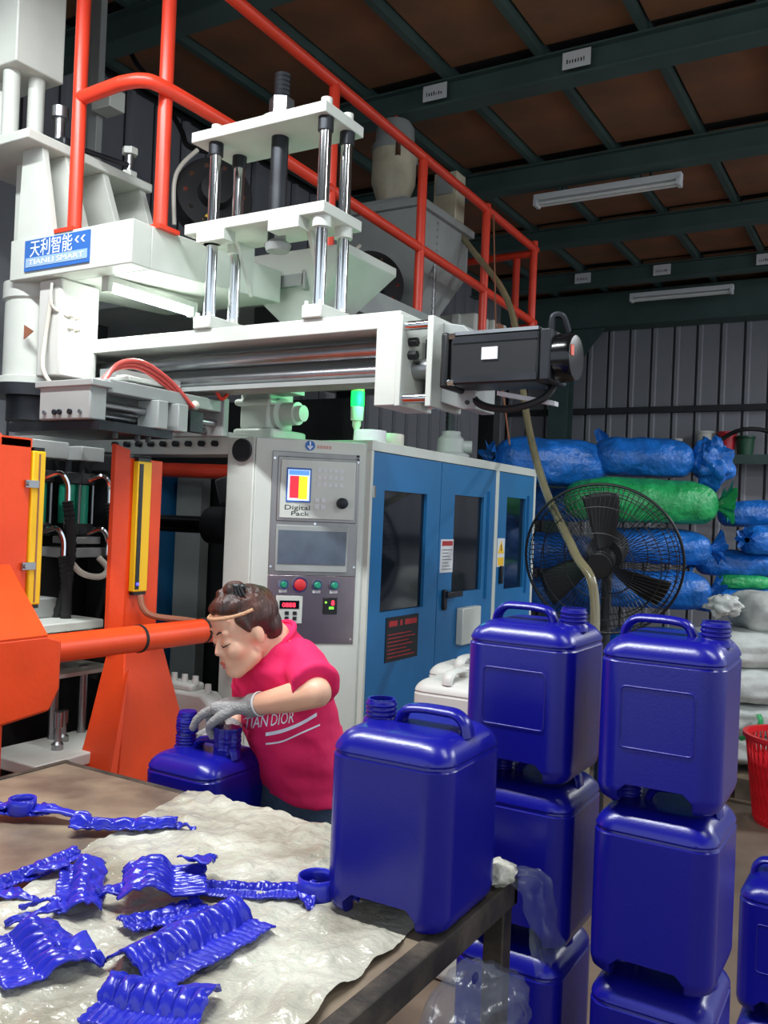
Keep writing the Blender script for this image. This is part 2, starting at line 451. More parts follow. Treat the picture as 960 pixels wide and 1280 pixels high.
# bay seen through the frame: back panels and pipes
MB().box(-4.5, -2.76, 4.3, 4.34, 0, 2.3).build('back_plate', 'machine_dark', mf)
MB().box(-4.05, -3.84, 4.2, 4.28, 0.3, 1.9).build('white_panel', 'grey_paint', mf)
MB().box(-4.25, -4.08, 4.1, 4.28, 0.3, 1.9).build('blue_panel', 'blue_paint', mf)
MB().cyl((-4.3, 4.0, 1.86), (-3.3, 4.0, 1.84), 0.045).build('rear_pipe', 'red_paint', mf)
MB().cyl((-3.6, 3.25, 1.54), (-2.82, 3.25, 1.545), 0.042, seg=18).build('ram_rod', 'black_gloss', mf)
MB().cyl((-2.90, 3.25, 1.545), (-2.72, 3.25, 1.545), 0.09, seg=20).cyl((-2.74, 3.25, 1.545), (-2.6, 3.25, 1.545), 0.13, seg=20).build('ram_collar', 'dark_steel', mf)
MB().tube(bez([(-2.66, 3.22, 1.75), (-2.6, 3.16, 1.6), (-2.56, 3.15, 1.3), (-2.58, 3.15, 0.9)]), 0.04).build('cable', 'black_rubber', mf)
MB().obox((-2.72, 3.2, 1.72), (0.07, 0, 0.02), (0, 0.05, 0), (-0.02, 0, 0.06)).build('valve', 'steel', mf, bevel=0.01)
# white frame top between cabinet and beam: grease pump housing
gh = thing('drive_housing', 'cream drive housing with flanges on top of the white frame post', 'housing', (-2.5, 3.1, ZC))
MB().box(-2.58, -2.36, 3.0, 3.25, ZC, ZC + 0.05).box(-2.56, -2.40, 3.02, 3.2, ZC + 0.05, ZC + 0.22).box(-2.58, -2.38, 3.0, 3.22, ZC + 0.15, ZC + 0.18).build('body', 'white_paint', gh, bevel=0.012)
MB().lathe([(0, 0), (0.07, 0), (0.07, 0.04), (0.05, 0.05), (0.05, 0.12), (0.035, 0.12), (0.035, 0.15), (0, 0.15)], (-2.42, 3.1, ZC + 0.12), (1, 0, 0)).build('flange', 'white_paint', gh)

# ------------------------------------------------------------------ control cabinet (corner cabinet with 45 degree face)
c0, c1 = V((-2.345, 2.87, 0)), V((-2.012, 3.203, 0))
e = (c1 - c0).normalized(); nrm = V((e.y, -e.x, 0)); LW = (c1 - c0).length
cc = thing('control_cabinet', 'white control cabinet with steel operator panel, two screens and buttons', 'cabinet', (-2.2, 3.1, 0))
MB().prism([(-2.343, 2.872, 0), (-2.012, 3.203, 0), (-2.012, 3.6, 0), (-2.343, 3.6, 0)], (0, 0, ZC)).build('body', 'white_paint', cc, bevel=0.006)
def cp(u, z, out=0.0): return V((c0.x, c0.y, 0)) + e * (u * LW) + nrm * out + V((0, 0, z))
def plate(b, u0, u1, z0, z1, o0, o1):
    c = (cp(u0, z0, o0) + cp(u1, z1, o1)) / 2
    return b.obox(c, e * ((u1 - u0) * LW / 2), nrm * ((o1 - o0) / 2), V((0, 0, (z1 - z0) / 2)))
# steel operator panel, cream upper unit, HMI
steel = plate(MB(), 0.16, 0.95, 1.36, 1.875, 0.0, 0.005).build('operator_panel', 'brushed_steel', cc, bevel=0.002)
plate(MB(), 0.16, 0.95, 1.075, 1.36, 0.0, 0.005).build('lower_panel', 'panel_steel', cc, bevel=0.002)
up = plate(MB(), 0.21, 0.93, 1.585, 1.855, 0.005, 0.012).build('parison_unit', 'brushed_steel', cc, bevel=0.003)
plate(MB(), 0.235, 0.905, 1.598, 1.842, 0.012, 0.022).build('face_plate', 'white_paint', up, bevel=0.003)
plate(MB(), 0.285, 0.505, 1.665, 1.808, 0.022, 0.025).build('screen_rim', 'sign_blue', up)
plate(MB(), 0.298, 0.492, 1.672, 1.800, 0.025, 0.026).build('screen', 'screen_white', up)
plate(MB(), 0.305, 0.485, 1.778, 1.798, 0.026, 0.027).build('screen_header', 'screen_blue', up)
plate(MB(), 0.315, 0.395, 1.682, 1.774, 0.026, 0.027).build('red_bar', 'screen_red', up)
plate(MB(), 0.395, 0.472, 1.678, 1.774, 0.026, 0.027).build('yellow_bar', 'screen_yellow', up)
text('lettering', 'Digital', 0.028, 'ink', up, cp(0.28, 1.634, 0.0225), e, (0, 0, 1), 0.105)
text('lettering', 'Pack', 0.026, 'ink', up, cp(0.34, 1.610, 0.0225), e, (0, 0, 1), 0.075)
for i in range(5):
    for j in range(3):
        plate(MB(), 0.56 + i * 0.05, 0.595 + i * 0.05, 1.735 + j * 0.03, 1.752 + j * 0.03, 0.022, 0.0232).build('key', 'paper', up)
for i in range(2):
    for j in range(2):
        plate(MB(), 0.545 + i * 0.055, 0.585 + i * 0.055, 1.640 + j * 0.028, 1.658 + j * 0.028, 0.022, 0.025).build('key', 'paper', up)
MB().lathe([(0, 0), (0.024, 0), (0.022, 0.028), (0.017, 0.031), (0, 0.031)], cp(0.79, 1.668, 0.022), nrm, 24).build('knob', 'dark_steel', up)
hm = plate(MB(), 0.215, 0.865, 1.375, 1.570, 0.005, 0.016).build('touch_display', 'grey_paint', cc, bevel=0.004)
plate(MB(), 0.235, 0.845, 1.408, 1.548, 0.016, 0.019).build('screen', 'screen_off', hm)
for u, m, r in ((0.30, 'button_green', 0.014), (0.445, 'button_red', 0.024), (0.60, 'button_green', 0.014), (0.755, 'button_green', 0.014)):
    b = MB().lathe([(0, 0), (r + 0.006, 0), (r + 0.006, 0.008), (r, 0.010), (r, 0.026), (r * 0.7, 0.030), (0, 0.030)], cp(u, 1.322, 0.005), nrm, 20).build('push_button', m, cc)
    MB().lathe([(r + 0.002, 0.004), (r + 0.009, 0.004), (r + 0.008, 0.012), (r + 0.002, 0.012)], cp(u, 1.322, 0.005), nrm, 20).build('bezel', 'chrome', b)
    if m == 'button_green': plate(MB(), u - 0.035, u + 0.035, 1.288, 1.300, 0.005, 0.007).build('button_plate', 'paper', cc)
tm = plate(MB(), 0.24, 0.475, 1.16, 1.275, 0.005, 0.018).build('timer', 'white_paint', cc, bevel=0.003)
plate(MB(), 0.27, 0.445, 1.222, 1.256, 0.018, 0.020).build('display_window', 'black_gloss', tm)
text('digits', '0888', 0.026, 'led_red', tm, cp(0.295, 1.229, 0.0205), e, (0, 0, 1), 0.055)
for i in range(2):
    for j in range(2): plate(MB(), 0.32 + i * 0.07, 0.355 + i * 0.07, 1.175 + j * 0.022, 1.189 + j * 0.022, 0.018, 0.022).build('key', 'dark_steel', tm)
tg = plate(MB(), 0.665, 0.79, 1.20, 1.27, 0.005, 0.014).build('temperature_gauge', 'black_plastic', cc, bevel=0.002)
text('digits', '8', 0.030, 'led_red', tg, cp(0.735, 1.238, 0.0145), e, (0, 0, 1))
text('digits', '888', 0.014, 'led_green', tg, cp(0.715, 1.222, 0.0145), e, (0, 0, 1))
MB().ball(cp(0.685, 1.25, 0.015), 0.004, seg=8, rings=6).build('indicator', 'led_green', tg)
for u, z in ((0.18, 1.395), (0.93, 1.40), (0.18, 1.845), (0.93, 1.845), (0.925, 1.095), (0.18, 1.095), (0.56, 1.578)):
    MB().cyl(cp(u, z, 0.005), cp(u, z, 0.008), 0.005, seg=8).build('screw', 'chrome', cc)
for z in (1.865, 1.850):
    plate(MB(), 0.915, 0.94, z, z + 0.010, 0.005, 0.008).build('slot', 'dark_steel', cc)
# round blue arrow sticker and pale print beside it
st = MB().cyl(cp(0.49, 1.905, 0.0), cp(0.49, 1.905, 0.003), 0.021, seg=28).build('arrow_sticker', 'sign_blue', cc)
plate(MB(), 0.485, 0.496, 1.895, 1.923, 0.003, 0.0045).build('arrow_shaft', 'ink_white', st)
MB().prism([cp(0.462, 1.903, 0.003), cp(0.518, 1.903, 0.003), cp(0.49, 1.887, 0.003)], nrm * 0.0015).build('arrow_head', 'ink_white', st)
pr = MB()
for i in range(5): plate(pr, 0.555 + i * 0.027, 0.575 + i * 0.027, 1.895, 1.908, 0.0, 0.0012)
pr.build('faded_print', 'ink_rose', cc)

# ------------------------------------------------------------------ blue electrical cabinet
XB = -2.0
ec = thing('electric_cabinet', 'long blue cabinet with three dark-windowed doors and a pale steel rim', 'cabinet', (-2.2, 4.1, 0))
YB0, YB1, ZB = 3.215, 5.14, 1.945
MB().box(-2.75, XB - 0.012, 3.605, YB1, 0, ZB).box(-2.012 - 0.35, XB - 0.012, YB0, 3.61, 0, 1.90).build('body', 'grey_paint', ec)
MB().box(-2.75, XB + 0.012, YB0 + 0.002, YB1, ZB - 0.045, ZB).box(XB - 0.03, XB + 0.012, YB0, YB0 + 0.02, 0, ZB - 0.045).box(XB - 0.03, XB + 0.014, 4.535, 4.575, 0, ZB - 0.045).box(XB - 0.03, XB + 0.012, YB1 - 0.03, YB1, 0, ZB - 0.045).build('rim', 'white_paint', ec, bevel=0.003)
for (ya, yb, wa, wb, wz0, wz1) in ((YB0 + 0.022, 3.872, 3.335, 3.735, 1.20, 1.735), (3.878, 4.533, 4.03, 4.385, 1.25, 1.745), (4.577, YB1 - 0.032, 4.70, 4.985, 1.235, 1.76)):
    d = MB()
    x0, x1 = XB - 0.012, XB + 0.010
    d.box(x0, x1, ya, wa, 0.05, ZB - 0.048).box(x0, x1, wb, yb, 0.05, ZB - 0.048).box(x0, x1, wa, wb, 0.05, wz0).box(x0, x1, wa, wb, wz1, ZB - 0.048)
    dr = d.build('door', 'blue_paint', ec)
    MB().box(x0 + 0.002, x0 + 0.006, wa, wb, wz0, wz1).build('window_pane', 'window_dark', dr)
    if wa > 4.0: MB().box(x1, x1 + 0.014, yb - 0.10, yb - 0.085, 1.2, 1.78).build('edge_fold', 'blue_paint', dr)
# fittings on the doors
h = MB().box(XB + 0.010, XB + 0.03, 3.925, 3.955, 1.17, 1.27).box(XB + 0.03, XB + 0.05, 3.925, 4.09, 1.232, 1.262).build('door_handle', 'black_plastic', ec, bevel=0.004)
MB().box(XB + 0.010, XB + 0.03, 4.625, 4.65, 1.27, 1.37).build('door_handle', 'black_plastic', ec, bevel=0.004)
nt_ = MB().box(XB + 0.010, XB + 0.013, 3.895, 4.03, 1.355, 1.52).build('notice_sticker', 'paper', ec)
MB().box(XB + 0.013, XB + 0.0142, 3.905, 4.02, 1.488, 1.512).build('red_header', 'ink_red', nt_)
ml = MB()
for i in range(7): ml.box(XB + 0.013, XB + 0.0138, 3.91, 4.015 - (i % 3) * 0.02, 1.37 + i * 0.016, 1.374 + i * 0.016)
ml.build('print_lines', 'steel', nt_)
ws = MB().box(XB + 0.010, XB + 0.013, 4.585, 4.685, 1.365, 1.525).build('warning_sticker', 'paper', ec)
MB().prism([(XB + 0.013, 4.592, 1.44), (XB + 0.013, 4.678, 1.44), (XB + 0.013, 4.635, 1.515)], (0.0012, 0, 0)).build('warning_triangle', 'yellow_paint', ws)
MB().box(XB + 0.0142, XB + 0.015, 4.63, 4.64, 1.455, 1.49).build('exclamation_mark', 'ink', ws)
MB().box(XB + 0.013, XB + 0.0142, 4.595, 4.675, 1.372, 1.418).build('yellow_field', 'yellow_paint', ws)
bs = MB().box(XB + 0.010, XB + 0.014, 3.392, 3.69, 0.972, 1.172).build('dark_notice', 'black_plastic', ec)
ml = MB()
for a, b2 in ((3.415, 3.49), (3.515, 3.535), (3.56, 3.67)): ml.box(XB + 0.014, XB + 0.015, a, b2, 1.130, 1.155)
for i in range(7): ml.box(XB + 0.014, XB + 0.0148, 3.41, 3.66 - (i * 37 % 5) * 0.02, 0.99 + i * 0.017, 0.994 + i * 0.017)
ml.build('red_print', 'ink_red', bs)
MB().box(XB + 0.010, XB + 0.05, 4.10, 4.32, 0.98, 1.17).build('vent_box', 'white_paint', ec, bevel=0.006)
MB().box(XB + 0.010, XB + 0.022, 3.232, 3.245, 1.70, 1.75).build('hinge', 'chrome', ec)

# things on the cabinet roof
for i, (y, m, lab) in enumerate(((3.36, 'paper', 'white tape roll lying on the blue cabinet roof, nearer the beacon'), (3.52, 'hose_white', 'cream tape roll lying on the blue cabinet roof, further from the beacon'))):
    z0 = ZB
    o = MB().lathe([(0.035, 0), (0.07, 0), (0.072, 0.003), (0.072, 0.052), (0.07, 0.055), (0.035, 0.055), (0.035, 0)], (-2.09, y, z0), (0, 0, 1), 26).build('tape_roll', m)
    tag(o, lab, 'tape roll')
bc = thing('beacon_light', 'lit green signal beacon on a pole above the control cabinet', 'beacon', (-2.16, 3.33, 1.93))
bx0, by0 = -2.165, 3.36
MB().lathe([(0, 0), (0.035, 0), (0.035, 0.012), (0.013, 0.02), (0.011, 0.08), (0.02, 0.10), (0.02, 0.125), (0, 0.125)], (bx0, by0, 1.925), (0, 0, 1), 18).build('pole', 'hose_white', bc)
MB().lathe([(0, 0), (0.028, 0), (0.03, 0.06), (0.026, 0.062), (0, 0.062)], (bx0, by0, 2.048), (0, 0, 1), 20).build('lower_section', 'hose_white', bc)
MB().lathe([(0, 0), (0.03, 0), (0.03, 0.065), (0, 0.065)], (bx0, by0, 2.112), (0, 0, 1), 20).build('green_lens', 'beacon_green', bc)
MB().lathe([(0, 0), (0.03, 0), (0.03, 0.045), (0.022, 0.055), (0, 0.055)], (bx0, by0, 2.178), (0, 0, 1), 20).build('cap', 'beacon_dark', bc)
ld = bpy.data.lights.new('beacon_glow', 'POINT'); ld.energy = 2.5; ld.color = (0.05, 1.0, 0.3); ld.shadow_soft_size = 0.04
lo = bpy.data.objects.new('beacon_glow', ld); COL.objects.link(lo); lo.location = (bx0 + 0.06, by0 - 0.04, 2.145)
ss = thing('screw_jack', 'grey screw jack with threaded spindle standing on the blue cabinet roof', 'jack', (-2.1, 4.22, ZB))
MB().lathe([(0, 0), (0.10, 0), (0.10, 0.02), (0.075, 0.03), (0.07, 0.10), (0.05, 0.12), (0.05, 0.14), (0, 0.14)], (-2.12, 4.22, ZB), (0, 0, 1), 18).cyl((-2.12, 4.22, ZB + 0.06), (-2.02, 4.27, ZB + 0.06), 0.035).build('gear_body', 'grey_paint', ss)
MB().lathe([(0, 0)] + [(0.03 + (0.004 if i % 2 else 0), 0.012 * i) for i in range(40)] + [(0, 0.48)], (-2.12, 4.22, ZB + 0.13), (0, 0, 1), 12).build('spindle', 'dark_steel', ss)

# ------------------------------------------------------------------ orange clamping unit
cl = thing('clamping_unit', 'orange-red clamping frame of thick block, flared post and round tie bar', 'machine', (-2.5, 2.1, 0))
# near block with faceted boss that holds the tie bar
MB().prism([(-2.50, 1.10, 0), (-2.50, 1.10, 1.83), (-2.50, 1.915, 1.83), (-2.50, 1.915, 1.20), (-2.50, 1.85, 0.98), (-2.50, 1.85, 0)], (-0.30, 0, 0)).build('near_plate', 'orange_paint', cl, bevel=0.006)
MB().prism([(-2.50, 1.915, 1.83), (-2.50, 1.80, 1.83), (-2.62, 1.86, 1.86), (-2.62, 1.95, 1.80)], (0, 0, -0.03)).build('corner_cap', 'orange_paint', cl)
MB().prism([(-2.24, 1.30, 1.22), (-2.24, 1.80, 1.22), (-2.24, 1.855, 1.20), (-2.24, 1.855, 1.05), (-2.24, 1.82, 0.985), (-2.24, 1.30, 0.93)], (-0.28, 0, 0)).build('boss', 'orange_paint', cl, bevel=0.01)
MB().prism([(-2.24, 1.30, 1.22), (-2.24, 1.80, 1.22), (-2.505, 1.85, 1.42), (-2.505, 1.30, 1.42)], (-0.01, 0, -0.05)).build('boss_slope', 'orange_paint', cl)
MB().cyl((-2.35, 1.80, 1.155), (-2.35, 2.868, 1.147), 0.047, seg=24).build('tie_bar', 'orange_paint', cl)
for y in (2.27, 2.60):
    MB().lathe([(0.046, 0), (0.0505, 0.002), (0.0505, 0.012), (0.046, 0.014)], (-2.35, y, 1.151), (0, 1, 0), 20).build('clip_ring', 'black_rubber', cl)
# post: straight above the tie bar, flared foot below
MB().box(-2.58, -2.52, 2.36, 2.53, 1.10, 1.80).build('post', 'orange_paint', cl, bevel=0.004)
MB().prism([(-2.52, 2.36, 1.83), (-2.52, 2.36, 1.10), (-2.56, 2.325, 1.10), (-2.56, 2.325, 1.85)], (-0.02, 0.0, 0)).build('post_flange', 'orange_paint', cl)
ft = []
for z, ya, yb, x1, x0_ in ((1.12, 2.355, 2.535, -2.50, -2.58), (0.75, 2.31, 2.64, -2.45, -2.64), (0.35, 2.26, 2.72, -2.42, -2.72), (0.0, 2.26, 2.72, -2.42, -2.75)):
    ft.append([(x1, ya, z), (x1, yb, z), (x0_, yb, z), (x0_, ya, z)])
MB().loft(ft).build('post_foot', 'orange_paint', cl, bevel=0.004)
MB().prism([(-2.46, 2.30, 0.80), (-2.46, 2.34, 1.02), (-2.41, 2.24, 0.45), (-2.41, 2.16, 0.30)], (-0.02, 0, -0.02)).build('foot_rib', 'orange_paint', cl)
MB().box(-2.75, -2.40, 1.95, 2.75, 0.0, 0.30).build('sill', 'orange_paint', cl, bevel=0.01)

# light curtains
def curtain(y0, y1, x0, x1, z0, z1, label, lens):
    t = thing('light_curtain', label, 'light curtain', ((x0 + x1) / 2, (y0 + y1) / 2, z0), 'yellow light curtains of the mould bay')
    MB().box(x0, x1, y0, y1, z0, z1).build('housing', 'yellow_paint', t, bevel=0.004)
    for z in (z0 - 0.012, z1): MB().box(x0 + 0.004, x1 - 0.004, y0 + 0.004, y1 - 0.004, z, z + 0.012).build('end_cap', 'black_plastic', t)
    if lens:
        MB().box(x1, x1 + 0.003, y0 + 0.006, y0 + 0.024, z0 + 0.01, z1 - 0.01).build('lens', 'black_gloss', t)
        MB().ball((x1 + 0.004, y0 + 0.015, z0 + 0.03), 0.006, seg=8, rings=6).build('indicator', 'led_blue', t)
    else:
        MB().box(x1, x1 + 0.002, (y0 + y1) / 2 - 0.003, (y0 + y1) / 2 + 0.003, z0 + 0.01, z1 - 0.01).build('groove', 'hose_tan', t)
        for z in (z0 + 0.13, z1 - 0.11):
            MB().box(x1, x1 + 0.008, y0 - 0.03, y0 + 0.02, z - 0.012, z + 0.012).cyl((x1 + 0.004, y0 - 0.02, z), (x1 + 0.016, y0 - 0.02, z), 0.008, seg=6).build('bracket', 'steel', t)
curtain(1.918, 1.968, -2.56, -2.495, 1.28, 1.79, 'yellow light curtain bracketed on the thick orange block', False)
curtain(2.375, 2.445, -2.518, -2.49, 1.30, 1.79, 'yellow light curtain with black lens strip on the flared orange post', True)
cb = MB().tube(bez([(-2.48, 2.40, 1.288), (-2.46, 2.40, 1.24), (-2.44, 2.44, 1.21), (-2.42, 2.62, 1.18), (-2.41, 2.85, 1.13)]), 0.012).build('curtain_cable', 'hose_tan')
tag(cb, 'brown cable running down from the light curtain on the flared post', 'cable')

# mould with hydraulic cylinders inside the bay
md = thing('mould_carriage', 'dark mould carriage with turquoise air cylinders and white slide plates', 'machine', (-3.1, 2.45, 0))
MB().box(-3.75, -3.12, 2.0, 2.87, 0.35, 1.86).build('back_block', 'machine_dark', md)
MB().box(-3.10, -2.85, 2.68, 2.80, 0.9, 1.84).build('dark_column', 'machine_dark', md, bevel=0.01)
MB().box(-3.10, -2.95, 2.50, 2.62, 1.80, 1.86).box(-3.10, -2.98, 2.28, 2.46, 1.80, 1.87).build('top_plate', 'grey_paint', md, bevel=0.004)
for y in (2.335, 2.475, 2.545):
    MB().cyl((-3.0, y, 1.53), (-3.0, y, 1.72), 0.032, seg=18).build('cylinder_barrel', 'teal_paint', md)
    for z in (1.515, 1.725): MB().box(-3.04, -2.955, y - 0.038, y + 0.038, z - 0.025, z + 0.025).build('cylinder_head', 'black_plastic', md, bevel=0.006)
    for s in (-1, 1): MB().cyl((-2.965, y + s * 0.034, 1.52), (-2.965, y + s * 0.034, 1.74), 0.005, seg=8).build('tie_rod', 'steel', md)
    MB().cyl((-3.0, y, 1.75), (-3.0, y, 1.80), 0.014, seg=6).build('nut', 'dark_steel', md)
for y, zt in ((2.38, 1.72), (2.60, 1.72), (2.37, 1.50), (2.60, 1.50)):
    MB().tube(bez([(-2.96, y - 0.05, zt), (-2.92, y - 0.01, zt + 0.02), (-2.91, y + 0.02, zt - 0.02), (-2.91, y + 0.025, zt - 0.09)], 8), 0.011).build('elbow_pipe', 'chrome', md)
    pts = bez([(-2.91, y + 0.025, zt - 0.09), (-2.90, y + 0.04, zt - 0.22), (-2.92, y + 0.05, zt - 0.42), (-2.98, y + 0.03, zt - 0.62)], 14)
    MB().tube(pts, [0.019 + (0.004 if i % 2 else 0) for i in range(len(pts))], 10).build('hydraulic_hose', 'black_rubber', md)
MB().box(-3.08, -2.94, 2.42, 2.64, 1.40, 1.44).box(-3.06, -2.95, 2.46, 2.62, 1.455, 1.485).build('slide_plate', 'grey_paint', md, bevel=0.004)
MB().tube(bez([(-2.93, 2.42, 1.42), (-2.88, 2.46, 1.345), (-2.87, 2.55, 1.325), (-2.88, 2.60, 1.355), (-2.92, 2.585, 1.40)], 8), 0.013).build('pale_hose', 'hose_white', md)
MB().box(-3.12, -2.80, 2.20, 2.52, 1.125, 1.16).build('slide_plate', 'white_paint', md, bevel=0.006)
MB().box(-2.92, -2.70, 2.15, 2.56, 1.055, 1.105).build('slide_plate', 'white_paint', md, bevel=0.006)
MB().box(-3.10, -2.96, 2.28, 2.42, 1.16, 1.24).build('sensor_block', 'grey_paint', md, bevel=0.006)
MB().box(-3.0, -2.78, 2.16, 2.58, 0.95, 0.965).build('lower_plate', 'white_paint', md)
for y in (2.34, 2.48): MB().cyl((-2.86, y, 0.60), (-2.86, y, 0.97), 0.018, seg=12).build('guide_rod', 'steel', md)
for y in (2.30, 2.41, 2.52):
    MB().cyl((-2.69, y, 1.08), (-2.694, y, 1.08), 0.009, seg=10).build('bolt_hole', 'dark_steel', md)
tr = MB().prism([(-2.60, 2.06, 0.70), (-2.60, 2.52, 0.70), (-2.60, 2.52, 0.655), (-2.60, 2.06, 0.655)], (-0.30, 0, 0)).build('blow_pin_tray', 'white_paint', md, bevel=0.006)
for x, y, h in ((-2.72, 2.25, 0.14), (-2.68, 2.40, 0.10), (-2.80, 2.34, 0.12)):
    MB().lathe([(0, 0), (0.022, 0), (0.022, 0.02), (0.012, 0.03), (0.012, h * 0.6), (0.018, h * 0.6), (0.018, h), (0, h)], (x, y, 0.70), (0, 0, 1), 14).build('blow_pin', 'steel', tr)
MB().box(-3.12, -2.55, 1.98, 2.76, 0.0, 0.36).build('base', 'machine_dark', md)
for y in (2.15, 2.5): MB().cyl((-2.75, y, 0.36), (-2.75, y, 0.655), 0.025).build('support', 'dark_steel', md)
# pale mould block behind the worker
mb_ = thing('spare_mould_block', 'pale green-white mould block with raised bosses on the floor behind the worker', 'mould', (-2.62, 2.72, 0))
MB().box(-2.78, -2.44, 2.76, 2.866, 0.0, 0.70).build('pedestal', 'machine_dark', mb_)
MB().prism([(-2.80, 2.755, 0.70), (-2.44, 2.755, 0.70), (-2.44, 2.755, 0.83), (-2.48, 2.755, 0.86), (-2.76, 2.755, 0.86), (-2.80, 2.755, 0.83)], (0, 0.11, 0)).box(-2.70, -2.55, 2.77, 2.86, 0.855, 0.89).build('block', 'jug_white', mb_, bevel=0.012)
for x in (-2.75, -2.68, -2.62, -2.56, -2.49): MB().lathe([(0, 0), (0.016, 0), (0.013, 0.035), (0, 0.035)], (x, 2.81, 0.86 if abs(x + 2.62) > 0.09 else 0.885), (0, 0, 1), 12).build('boss', 'jug_white', mb_)

# ------------------------------------------------------------------ machine head, platform and railing
pl = thing('platform', 'white machine platform with blue name plate and ribbed upper bracket', 'platform', (-2.9, 2.7, 2.5))
MB().prism([(-3.30, 2.38, 2.545), (-2.58, 2.38, 2.545), (-2.58, 2.38, 2.715), (-3.30, 2.38, 2.715)], (0, 0.10, 0)).build('front_fascia', 'white_paint', pl, bevel=0.004)
MB().prism([(-2.58, 2.48, 2.545), (-2.58, 3.30, 2.60), (-2.58, 3.30, 2.75), (-2.58, 2.48, 2.715)], (-0.72, 0, 0)).build('box', 'white_paint', pl, bevel=0.004)
MB().box(-4.4, -2.47, 3.32, 6.62, 2.68, 2.735).build('deck', 'grey_paint', pl)
MB().box(-2.475, -2.455, 3.32, 6.62, 2.66, 2.80).build('toe_board', 'grey_paint', pl)
for y in (3.6, 6.4):
    MB().box(-4.3, -4.15, y - 0.07, y + 0.07, 0, 2.68).box(-2.98, -2.85, y + 0.0, y + 0.12, 0, 2.68).build('leg', 'machine_dark', pl)
sg = MB().box(-3.20, -2.81, 2.374, 2.38, 2.572, 2.70).build('name_plate', 'sign_blue', pl)
text('lettering', '天利智能', 0.075, 'ink_white', sg, (-3.165, 2.3735, 2.635), (1, 0, 0), (0, 0, 1), 0.255)
text('chevrons', '‹‹', 0.06, 'ink_white', sg, (-2.895, 2.3735, 2.655), (1, 0, 0), (0, 0, 1), 0.06)
MB().box(-3.19, -2.82, 2.3725, 2.374, 2.588, 2.626).build('pale_band', 'sign_pale', sg)
text('lettering', 'TIANLI SMART', 0.030, 'ink_white', sg, (-3.17, 2.3718, 2.596), (1, 0, 0), (0, 0, 1), 0.33)
# bracket above: inclined ribs under a long plate
MB().box(-3.65, -3.11, 2.30, 2.98, 3.09, 3.13).build('upper_plate', 'white_paint', pl, bevel=0.005)
MB().box(-3.42, -3.38, 2.48, 2.98, 2.715, 3.09).build('web', 'white_paint', pl)
for y in (2.50, 2.70, 2.92):
    MB().prism([(-2.98, y, 2.715), (-3.40, y, 2.715), (-3.40, y, 3.09), (-3.13, y, 3.09)], (0, 0.035, 0)).build('rib', 'white_paint', pl, bevel=0.003)
MB().prism([(-3.05, 2.42, 2.715), (-3.28, 2.42, 2.715), (-3.26, 2.42, 3.10), (-3.14, 2.42, 3.10)], (0, -0.03, 0)).build('front_rib', 'white_paint', pl, bevel=0.003)
for x, y in ((-3.16, 2.88),):
    b = MB().cyl((x, y, 3.13), (x, y, 3.27), 0.018, seg=10).build('stud', 'steel', pl)
    for z_ in (3.24, 3.13): MB().cyl((x, y, z_), (x, y, z_ + 0.03), 0.036, seg=6).build('nut', 'white_paint', b)
# die head: column above, white cylinders, lower body
dh = thing('die_head', 'white extrusion die head with square column, cylinders and dark flanges', 'machine head', (-3.2, 2.6, 2.0))
MB().box(-3.95, -3.20, 2.294, 2.53, 3.42, 4.3).build('column', 'white_paint', dh, bevel=0.006)
for x, y in ((-3.30, 2.35), (-3.27, 2.45), (-3.45, 2.42)):
    MB().cyl((x, y, 3.13), (x, y, 3.42), 0.034, seg=18).build('cylinder', 'white_paint', dh)
MB().box(-3.28, -3.13, 2.49, 2.60, 3.13, 3.175).build('clamp_plate', 'dark_steel', dh, bevel=0.01)
MB().cyl((-3.2, 2.52, 3.175), (-3.2, 2.52, 3.30), 0.022, seg=12).cyl((-3.2, 2.52, 3.27), (-3.2, 2.52, 3.315), 0.036, seg=18).build('bolt', 'steel', dh)
MB().cyl((-3.17, 2.58, 3.165), (-3.08, 2.80, 3.15), 0.012, seg=8).build('lever', 'dark_steel', dh)
for x in (-3.76, -3.66): MB().box(x, x + 0.065, 3.05, 3.09, 2.735, 4.3).build('guide_rail', 'grey_paint', dh, bevel=0.004)
MB().box(-3.58, -3.45, 3.0, 3.1, 3.58, 3.68).build('rail_bracket', 'white_paint', dh, bevel=0.004)
MB().lathe([(0, 0), (0.17, 0), (0.17, 0.03), (0.14, 0.04), (0.14, 0.36), (0.15, 0.37), (0.15, 0.44), (0, 0.44)], (-3.32, 2.55, 2.12), (0, 0, 1), 28).build('lower_body', 'white_paint', dh)
MB().lathe([(0, 0), (0.19, 0), (0.19, 0.05), (0, 0.05)], (-3.32, 2.55, 2.07), (0, 0, 1), 28).lathe([(0, 0), (0.12, 0), (0.12, 0.10), (0, 0.10)], (-3.32, 2.55, 1.97), (0, 0, 1), 24).build('flange', 'dark_steel', dh)
MB().box(-3.16, -3.02, 2.42, 2.62, 2.14, 2.545).build('heater_cover', 'jug_white', dh, bevel=0.01)
for z in (2.345, 2.395):
    for y in (2.47, 2.505): MB().lathe([(0, 0), (0.011, 0), (0.011, 0.02), (0.006, 0.026), (0, 0.026)], (-3.02, y, z), (1, 0, 0), 10).build('terminal', 'hose_white', dh)
MB().tube(bez([(-3.06, 2.405, 2.52), (-3.05, 2.40, 2.43), (-3.02, 2.44, 2.395), (-3.01, 2.46, 2.395)], 8), 0.006).tube(bez([(-3.06, 2.405, 2.46), (-3.08, 2.40, 2.30), (-3.06, 2.38, 2.16), (-3.02, 2.42, 2.08)], 10), 0.009).build('lead', 'hose_white', dh)
MB().prism([(-3.22, 2.405, 2.30), (-3.16, 2.405, 2.33), (-3.22, 2.405, 2.36)], (0, -0.004, 0)).build('warning_tab', 'hose_tan', dh)
